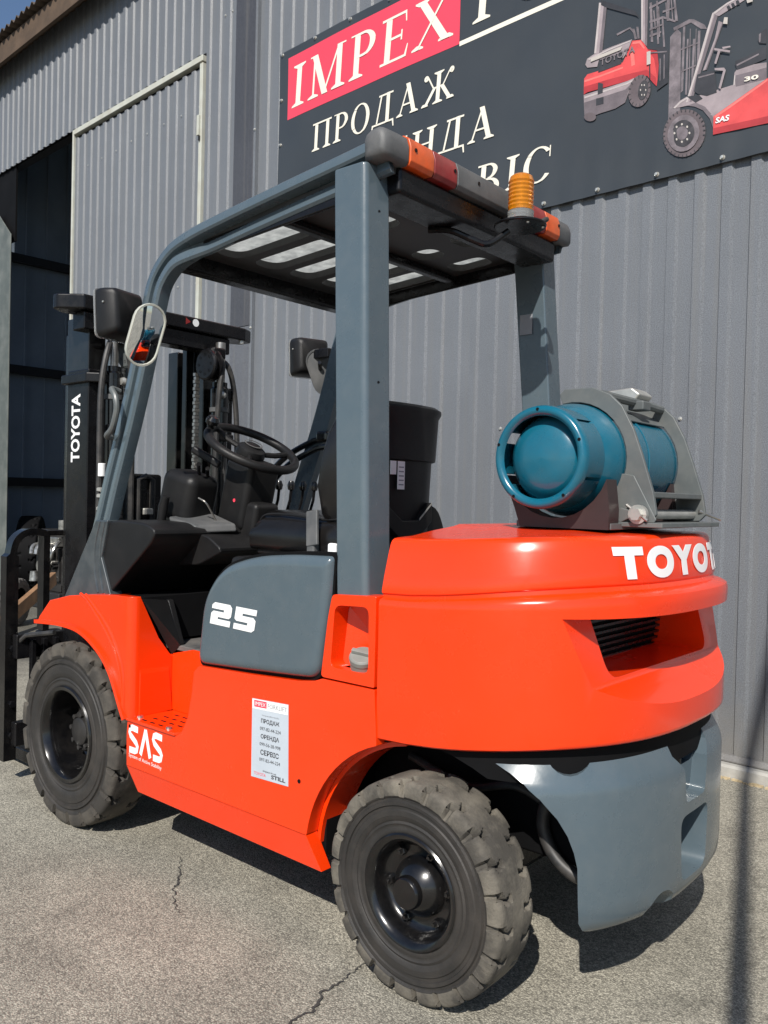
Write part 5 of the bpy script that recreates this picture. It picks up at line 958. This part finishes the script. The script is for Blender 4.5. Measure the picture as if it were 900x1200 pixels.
# carriage, load backrest and forks
for z in (.16, .52): MB().box(-2.16, -2.12, -.50, .50, z, z+.10).build('carriage_bar', 'black', fk, smooth=0, bevel=.006)
def backrest_loop(s):
    # flat-bar side frame of the load backrest
    P = [(s*.50, .095), (s*.50, .94), (s*.485, 1.0), (s*.455, 1.03), (s*.42, 1.04), (s*.365, 1.035), (s*.352, 1.02), (s*.352, .62)]
    Q = smooth_path([(y, z, 0) for y, z in P[1:7]], 5)
    path = [Vector((P[0][0], P[0][1]))]+[Vector((q.x, q.y)) for q in Q]+[Vector((P[7][0], P[7][1]))]
    L_ = []
    for i, p in enumerate(path):
        t = (path[min(i+1, len(path)-1)]-path[max(i-1, 0)]).normalized(); n = Vector((-t.y, t.x)); hw = .026 if i < 2 else .014
        L_.append([(-2.215, p.x+n.x*hw, p.y+n.y*hw), (-2.165, p.x+n.x*hw, p.y+n.y*hw), (-2.165, p.x-n.x*hw, p.y-n.y*hw), (-2.215, p.x-n.x*hw, p.y-n.y*hw)])
    MB().loft(L_, True, True).build('load_backrest', 'gloss', fk, smooth=35, bevel=.004)
backrest_loop(-1); backrest_loop(1)
for y in (-.12, .12): MB().box(-2.21, -2.17, y-.012, y+.012, .60, 1.03).build('load_backrest', 'gloss', fk, smooth=0, bevel=.004)
MB().box(-2.21, -2.17, -.35, .35, 1.022, 1.046).build('load_backrest', 'gloss', fk, smooth=0, bevel=.004)
for s in (-1, 1):
    MB().prism([(-2.20, .10), (-2.165, .06), (-2.165, .62), (-2.205, .62)], s*.33-.05, s*.33+.05).build('fork', 'black', fk, smooth=0, bevel=.006)
    MB().prism([(-3.27, .052), (-2.165, .035), (-2.165, .085), (-2.25, .09), (-3.27, .062)], s*.33-.05, s*.33+.05).build('fork', 'black', fk, smooth=0, bevel=.004)
MB().tube([(-2.14, -.49, .58), (-2.10, -.47, .62), (-1.95, -.43, .645)], .010, 8).build('carriage_hose', 'hose', fk)
for k in range(3): MB().box(-2.115, -2.09, -.45+.05*k, -.43+.05*k, .14, .60).build('carriage_plate', 'black', fk, smooth=0, bevel=.003)
for z in (.20, .33, .56): MB().lathe([(0, 0), (.014, 0), (.014, .014), (0, .014)], (-2.164, -.495, z), 'x', 6).build('carriage_bolt', 'black', fk, smooth=0)

# ---- wheels
def tyre(Rr, rim_r, w_, nlug, name, parent, side, dep=.016, wavy=0.):
    h = w_/2
    half = [(rim_r, .86*h), (rim_r+.006, .93*h), (rim_r+.016, .95*h), (rim_r+.020, .925*h), (rim_r+.026, .925*h), (rim_r+.030, .965*h)]
    r1 = Rr*.76
    half += [(rim_r+.036, .93*h), (rim_r+.040, .975*h), (rim_r+.055, 1.0*h), ((rim_r+r1)/2+.014, 1.0*h), (r1-.008, .995*h), (r1-.005, .955*h), (r1+.002, .955*h), (r1+.004, 1.01*h), (r1+.012, 1.015*h), (r1+.015, .94*h), (r1+.020, .94*h), (r1+.024, .985*h)]
    sh = [(Rr*.86, 1.0*h), (Rr*.90, .995*h), (Rr*.935, .980*h), (Rr*.960, .955*h), (Rr*.980, .915*h), (Rr*.992, .86*h)]+[(Rr*(1.003-.006*(q_/.80)**3), q_*h) for q_ in (.80, .74, .68, .62, .56, .50, .44, .38, .33, .28, .24, .18, .08)]
    half += sh; prof = half+[(r, -y) for r, y in reversed(half)]
    per = 20; n = nlug*per; m = len(prof); vs = []; nh = len(half)
    for k in range(n):
        a = 2*math.pi*k/n
        for j, (r, y) in enumerate(prof):
            rr = r; yy = y
            if r > Rr*.858:
                yn = abs(y)/h; sgn = 1 if y > 0 else -1
                zz = 0 if yn > .74 else (.26*(.74-yn)/.14 if yn > .60 else (.26-.12*(.60-yn)/.3 if yn > .30 else .14))
                ph = (k/per+(.5 if sgn < 0 else 0)+zz) % 1.0
                g_ = 1.0 if ph < .14 else (.4 if ph < .19 or ph > .95 else 0)
                if yn > .30:
                    if r > Rr*.97: rr -= dep*g_*(1.5 if yn > .5 else 1.0)
                    else: yy -= sgn*.013*g_*min(1, (r-Rr*.85)/(Rr*.06)); rr -= .006*g_
                if wavy and r > Rr*.97: rr -= wavy*(abs(ph-.55)*2)**2.2*(1 if yn > .3 else .3)
            vs.append((rr*math.cos(a), yy, rr*math.sin(a)))
    fs = []; 
    for k in range(n):
        k2 = (k+1) % n
        for j in range(m-1): fs.append((k*m+j, k*m+j+1, k2*m+j+1, k2*m+j))
    mb = MB(); mb.add(vs, fs)
    mb.mi = [(1 if min(prof[f % (m-1)][0], prof[f % (m-1)+1][0]) > Rr*.855 else 0) for f in range(len(fs))]
    return mb.build(name, ['rubber', 'tread'], parent, smooth=40)
def rear_wheel(parent):
    # rim profile, outwards is -y
    o = MB().lathe([(.126, .06), (.128, -.058), (.138, -.066), (.140, -.072), (.136, -.076), (.128, -.074), (.120, -.066), (.115, -.056), (.111, -.040), (.106, -.028), (.094, -.021), (.075, -.019), (.0, -.019)], n=56).build('wheel', 'gloss', parent, smooth=45)
    MB().lathe([(.074, -.018), (.073, -.030), (.066, -.044), (.055, -.054), (.044, -.064), (.040, -.066), (.0395, -.082), (.035, -.087), (0, -.088)], n=36).build('hub', 'gloss', o, smooth=45)
    for k in range(6):
        a = 2*math.pi*(k+.3)/6
        MB().lathe([(.011, .004), (.011, -.010), (.0095, -.012), (.005, -.012), (.005, -.020), (0, -.021)], n=6).build('wheel_nut', 'gloss', o, smooth=0, loc=(.091*math.cos(a), -.023, .091*math.sin(a)))
    tyre(.266, .132, .150, 22, 'tyre', o, 1, .021, .004).data.materials[1] = M['tread_light']; return o
def front_wheel(parent):
    o = MB().lathe([(.160, .07), (.163, -.064), (.172, -.074), (.176, -.080), (.172, -.086), (.160, -.084), (.150, -.070), (.146, -.045), (.143, .02), (.139, .048), (.125, .058), (.0, .060)], n=56).build('wheel', 'gloss', parent, smooth=45)
    MB().lathe([(.078, .058), (.078, -.002), (.070, -.012), (.052, -.014), (.050, -.026), (.044, -.030), (0, -.030)], n=32).build('hub', 'iron', o, smooth=45)
    for k in range(8):
        a = 2*math.pi*k/8
        MB().lathe([(.009, -.012), (.009, -.026), (0, -.027)], n=6).build('hub_bolt', 'iron', o, smooth=0, loc=(.061*math.cos(a), 0, .061*math.sin(a)))
        MB().lathe([(.013, .058), (.013, .036), (.006, .034), (.006, .020), (0, .020)], n=6).build('wheel_nut', 'gloss', o, smooth=0, loc=(.108*math.cos(a+.2), 0, .108*math.sin(a+.2)))
    tyre(.332, .168, .166, 20, 'tyre', o, 1, .024, .003); return o
def clone(o, parent):
    c = o.copy(); COL.objects.link(c); c.parent = parent
    for k in o.children: clone(k, c)
    return c
rw = rear_wheel(fk); rw.location = (0, -.500, .266); rw.rotation_euler = (0, R(11), R(0))
q = clone(rw, fk); q.location = (0, .500, .266); q.rotation_euler = (0, R(31), math.pi)
fwl = front_wheel(fk); fwl.location = (-1.60, -.491, .331); fwl.rotation_euler = (0, R(5), 0)
q = clone(fwl, fk); q.location = (-1.60, .491, .331); q.rotation_euler = (0, R(20), math.pi)

# ---- decals on the side panel
def side_text(txt, w_, h_, x0, z0, m, name='lettering', dy=-.5612, slope=0., shear=0., bold=0., parent=fk, sx=1.):
    me = fit_mesh(text_mesh(txt, 1, bold, sx), w_, h_)
    return place_text(name, me, m, parent, lambda x, y, z: (x0+x+shear*y, dy-max(z, 0)*.25, z0+y+slope*x))
S_ = [(.92, .90), (.35, .93), (.16, .88), (.10, .74), (.20, .62), (.78, .38), (.90, .26), (.84, .12), (.65, .07), (.10, .07)]
sas = MB(); lay = 0
def sasput(polys, x0, sc):
    global lay
    for p in polys:
        lay += 1; pts = [(-1.212+(x0+u_*sc)*.195, -.5606-.00012*(lay % 5), .352+v_*.087) for u_, v_ in p]; sas.add(pts, [tuple(range(len(pts)))])
sasput(stroke(S_, .245), 0, .30); sasput(stroke([(.10, 0), (.52, 1.0)], .23)+stroke([(.50, 1.0), (.92, 0)], .23), .325, .34); sasput(stroke(S_, .245), .69, .30)
sas.build('side_decal', 'white', fk, smooth=0)
side_text('System of Active Stability', .185, .016, -1.208, .330, 'white', 'side_decal', slope=-.03)
st = MB().prism([(-.590, .410), (-.436, .416), (-.442, .641), (-.592, .634)], -.5618, -.5606).build('dealer_sticker', 'paper', fk, smooth=0)
DY = -.5622
MB().prism([(-.5895, .606), (-.443, .612), (-.4425, .6395), (-.5915, .6325)], -.5622, -.5619).build('sticker_header', 'white', st, smooth=0)
MB().prism([(-.582, .612), (-.530, .6145), (-.530, .633), (-.583, .631)], -.5625, -.5623).build('sticker_red_block', 'redprint', st, smooth=0)
def stx(txt, w_, h_, x0, z0, m='ink', dy=DY, **k): side_text(txt, w_, h_, x0, z0, m, 'sticker_lettering', dy=dy, slope=.03, parent=st, **k)
stx('IMPEX', .044, .011, -.578, .6165, 'white', -.5628); stx('FORKLIFT', .078, .013, -.525, .6165, 'paleink', -.5625)
for i, (a_, b_) in enumerate((('ПРОДАЖ', '097-82-44-224'), ('ОРЕНДА', '099-56-28-998'), ('СЕРВІС', '097-82-44-224'))):
    stx(a_, .076, .0150, -.552, .5685-i*.044, bold=.02); stx(b_, .086, .0095, -.556, .5500-i*.044)
stx('impexforklift', .07, .0055, -.548, .590, 'paleink'); stx('impex.in.ua', .055, .007, -.540, .432, 'ink')
stx('TOYOTA', .05, .0085, -.578, .419, 'redprint'); stx('STILL', .058, .0115, -.505, .421, 'ink', bold=.03)

# ================================================================ GAS CYLINDER and its clamp (the clamp is part of the truck)
TX, TZ = .177, 1.327
gas = empty('gas_cylinder', 'blue gas cylinder lying in a grey clamp on the orange counterweight', 'gas cylinder', (TX, 0, TZ))
MB().lathe([(0, -.300), (.05, -.298), (.082, -.290), (.100, -.274), (.114, -.246), (.135, -.205), (.147, -.167), (.149, -.137), (.149, .20), (.147, .225), (.138, .255), (.118, .28), (.085, .30), (.03, .31), (0, .31)], n=56).build('cylinder_body', 'blue', gas, smooth=60)
MB().lathe([(.1494, .005), (.1512, .007), (.1512, .019), (.1494, .021)], n=56).build('weld_seam', 'blue', gas, smooth=40)
# foot ring: rolled collar with slots, its open end towards the camera
ring = MB()
segs = [(0, 60), (100, 152), (182, 232), (262, 330)]
for a0, a1 in ((0, 360),):
    ring.lathe([(r_q, y_q+.042) for r_q, y_q in [(.104, -.350), (.108, -.357), (.116, -.361), (.124, -.359), (.129, -.351), (.130, -.338), (.126, -.338), (.124, -.350), (.114, -.354), (.106, -.346), (.104, -.350)]], n=64)
ring.build('collar_rim', 'blue', gas, smooth=50)
for a0, a1 in ((-22, 42), (46, 148), (162, 198), (212, 334)):
    MB().lathe([(.125, -.2965), (.1255, -.220), (.1295, -.214), (.1295, -.2965), (.125, -.2965)], n=14, a0=R(a0), a1=R(a1)).build('collar_strut', 'blue', gas, smooth=40)
for k in range(5):
    a = R(20+72*k); MB().lathe([(.0, -.3195), (.0042, -.3195), (.0042, -.315)], n=8).build('rim_hole', 'dark', gas, smooth=0, loc=(.119*math.cos(a), 0, .119*math.sin(a)))
for a0, a1 in ((0, 360),): MB().lathe([(.085, .30), (.085, .37), (.089, .37), (.089, .30)], n=32).build('valve_collar', 'blue', gas, smooth=40)
MB().lathe([(.02, .31), (.02, .36), (.014, .365), (0, .365)], n=16).build('valve', 'zinc', gas, smooth=40)
# clamp: saddle, two hinged jaws, pivot and latch
sad = [(math.cos(a)*.152+TX, math.sin(a)*.152+TZ) for a in [R(196+k*12) for k in range(13)]]
for y in (-.13, .20):
    MB().prism(sad+[(TX+.152, 1.20), (TX+.150, 1.150), (TX-.10, 1.150), (TX-.118, 1.20), (TX-.14, 1.25)], y-.10 if y < 0 else y-.03, y-.045 if y < 0 else y+.03).build('clamp_saddle', 'saddle', fk, smooth=40)
MB().box(.06, .33, -.22, .24, 1.150, 1.166).build('clamp_base', 'greymetal', fk, smooth=0, bevel=.002)
MB().box(.30, .435, -.16, .24, 1.158, 1.170).build('clamp_base', 'greymetal', fk, smooth=0, bevel=.002)
def jaw(y0, sc=1.):
    outr = [(.135, 1.502), (.150, 1.516), (.232, 1.516), (.280, 1.496), (.314, 1.464), (.346, 1.405), (.372, 1.335), (.402, 1.245), (.412, 1.190), (.395, 1.172), (.36, 1.170), (.24, 1.170), (.212, 1.172), (.214, 1.18)]
    inn = [(TX+math.cos(a)*.1525, TZ+math.sin(a)*.1525) for a in [R(-58+k*10) for k in range(17)]]
    MB().prism(outr+inn, y0, y0+.012).build('clamp_jaw', 'greymetal', fk, smooth=0, bevel=.0025)
jaw(-.142); jaw(.195)
MB().prism([(TX+math.cos(a)*.1535, TZ+math.sin(a)*.1535) for a in [R(45+k*6) for k in range(10)]]+[(TX+math.cos(a)*.1565, TZ+math.sin(a)*.1565) for a in [R(99-k*6) for k in range(10)]], -.13, .195).build('clamp_strap', 'greymetal', fk, smooth=30)
MB().prism([(.232, 1.2915), (.330, 1.2915), (.352, 1.287), (.413, 1.178), (.408, 1.170), (.24, 1.170), (.205, 1.172)], -.146, -.1425).build('clamp_gusset', 'greymetal', fk, smooth=0, bevel=.002)
MB().lathe([(.0, -.165), (.013, -.165), (.013, .225), (0, .225)], (.372, 0, 1.190), 'y', 16).build('clamp_pivot', 'zinc', fk)
for y in (-.158, .212): MB().lathe([(.0, -.007), (.024, -.007), (.024, .007), (0, .007)], (.372, y, 1.190), 'y', 20).build('pivot_washer', 'zinc', fk)
MB().lathe([(.0, -.009), (.016, -.009), (.016, .009), (0, .009)], (.372, -.171, 1.190), 'y', 6).build('pivot_nut', 'zinc', fk, smooth=0)
MB().prism([(.305, 1.176), (.325, 1.168), (.345, 1.178), (.36, 1.172), (.37, 1.186), (.35, 1.20), (.325, 1.206), (.312, 1.196)], -.160, -.150).build('latch_lever', 'greymetal', fk, smooth=0, bevel=.002)
MB().tube([(.34, -.155, 1.213), (.40, -.165, 1.175)], .0045, 8).build('cotter_pin', 'steel', fk)
MB().tube([(.395, .19, 1.20), (.44, .235, 1.178)], .0045, 8).build('cotter_pin', 'steel', fk)
MB().box(.335, .40, -.125, .195, 1.232, 1.247).build('clamp_crossbar', 'greymetal', fk, smooth=0, bevel=.003)
MB().tube([(.255, -.13, 1.497), (.275, .10, 1.49), (.275, .20, 1.487)], .012, 10).build('latch_rod', 'greymetal', fk)
MB().prism([(.175, 1.505), (.185, 1.528), (.26, 1.534), (.285, 1.515), (.27, 1.497), (.20, 1.50)], .03, .12).build('latch_handle', 'zinc', fk, smooth=0, bevel=.006)
MB().box(.255, .30, .02, .07, 1.47, 1.495).build('latch_block', 'greymetal', fk, bevel=.004)

# ================================================================ things in the doorway
def lying_wheel(name, label, cat, loc, Rr, rr, w_, nl, rot):
    e = empty(name, label, cat, loc)
    t = tyre(Rr, rr, w_, nl, 'tyre', e, 1, .012, .004); t.rotation_euler = rot
    r_ = MB().lathe([(rr, w_*.35), (rr+.004, -w_*.42), (rr-.006, -w_*.46), (rr-.02, -w_*.40), (rr-.03, -w_*.1), (rr*.5, -.01), (0, -.01)], n=32).build('rim', 'dark', e, smooth=45); r_.rotation_euler = rot; return e
spw = lying_wheel('spare_tyre', 'small worn tyre standing on the ground in the hall doorway', 'tyre', (-6.165, 1.475, .212), .212, .125, .13, 20, (0, 0, R(-50)))
for k in spw.children:
    if len(k.data.materials) > 1: k.data.materials[1] = M['oldrubber']; k.data.materials[0] = M['oldrubber']
mwh = lying_wheel('machine_wheel', 'large tyre inside the hall doorway with shade painted in black', 'tyre', (-8.12, 2.62, .46), .46, .22, .24, 20, (0, 0, R(-35)))
for k in mwh.children:
    if len(k.data.materials) > 1: k.data.materials[1] = M['dark']; k.data.materials[0] = M['dark']  # near-black rubber paints in the shade of the hall
pl = MB().box(-.75, .75, -.025, .025, -.06, .06).build('wooden_plank', 'wood', None, bevel=.004)
tag(pl, 'brown wooden plank leaning on the engine in the hall doorway', 'plank')
A_, B_ = Vector((-5.36, .85, .05)), Vector((-6.35, 1.95, .385))
dv = (B_-A_).normalized(); pl.location = (A_+B_)/2; pl.rotation_euler = dv.to_track_quat('X', 'Z').to_euler()
eng = empty('engine', 'greasy removed engine with bright metal fittings on the hall floor', 'engine', (-7.0, 2.25, 0), R(0))
def er(name, m, x, y, z, sx, sy, sz, **k): return rbox(name, m, eng, x, y, z, sx, sy, sz, .012, 2, **k)
er('engine_block', 'iron', .0, .12, .46, .46, .30, .34); er('cylinder_head', 'alloy', -.03, .10, .69, .42, .22, .10); er('rocker_cover', 'iron', -.02, .12, .775, .44, .20, .08)
er('oil_pan', 'iron', .02, .12, .24, .40, .24, .12); er('engine_stand', 'girt', 0, .14, .09, .60, .40, .18)
for k in range(4):
    MB().tube(smooth_path([(-.17+k*.10, .0, .66), (-.17+k*.10, -.09, .64), (-.15+k*.09, -.12, .56)], 5), .022, 10).build('exhaust_runner', 'alloy', eng)
MB().lathe([(.0, -.02), (.075, -.02), (.08, -.01), (.06, .0), (.08, .01), (.075, .02), (0, .02)], (.12, -.08, .58), 'y', 24).build('pulley', 'alloy', eng)
MB().lathe([(.0, -.05), (.055, -.05), (.06, -.03), (.06, .05), (0, .05)], (.04, -.09, .45), 'y', 20).build('alternator', 'alloy', eng)
MB().lathe([(.0, -.04), (.05, -.04), (.04, .06), (0, .06)], (-.16, -.08, .32), 'z', 16).build('oil_filter', 'alloy', eng)
MB().tube(smooth_path([(.22, -.02, .70), (.26, -.10, .62), (.22, -.13, .48), (.16, -.10, .40)], 6), .018, 10).build('coolant_pipe', 'alloy', eng)
for k in range(14):
    x, z = random.uniform(-.22, .22), random.uniform(.3, .72)
    MB().lathe([(0, -.02), (.013, -.02), (.013, .02), (0, .02)], (x, -.055, z), 'y', 6).build('engine_bolt', 'zinc' if k % 3 else 'iron', eng, smooth=0)
er('engine_mount', 'iron', .30, .05, .40, .12, .12, .3); er('gearbox', 'iron', .42, .15, .42, .34, .28, .36)
MB().lathe([(.0, 0), (.05, .0), (.05, .10), (0, .10)], (.30, -.02, .82), 'z', 14).build('carburettor', 'alloy', eng)
# slim leaning pole behind the camera: throws the thin shadow at the right
Bp = Vector((1.495, -2.959, 0)); dirp = Vector((.156, .0466, .973)).normalized()
pole = empty('lamp_pole', 'slim steel pole whose shadow falls on the asphalt and wall at right', 'pole', Bp)
MB().tube([(0, 0, .0), tuple(dirp*6.5)], .028, 16).build('pole_shaft', 'greymetal', pole)
MB().lathe([(0, 0), (.12, 0), (.12, .012), (0, .012)], n=24, axis='z').build('base_plate', 'greymetal', pole)
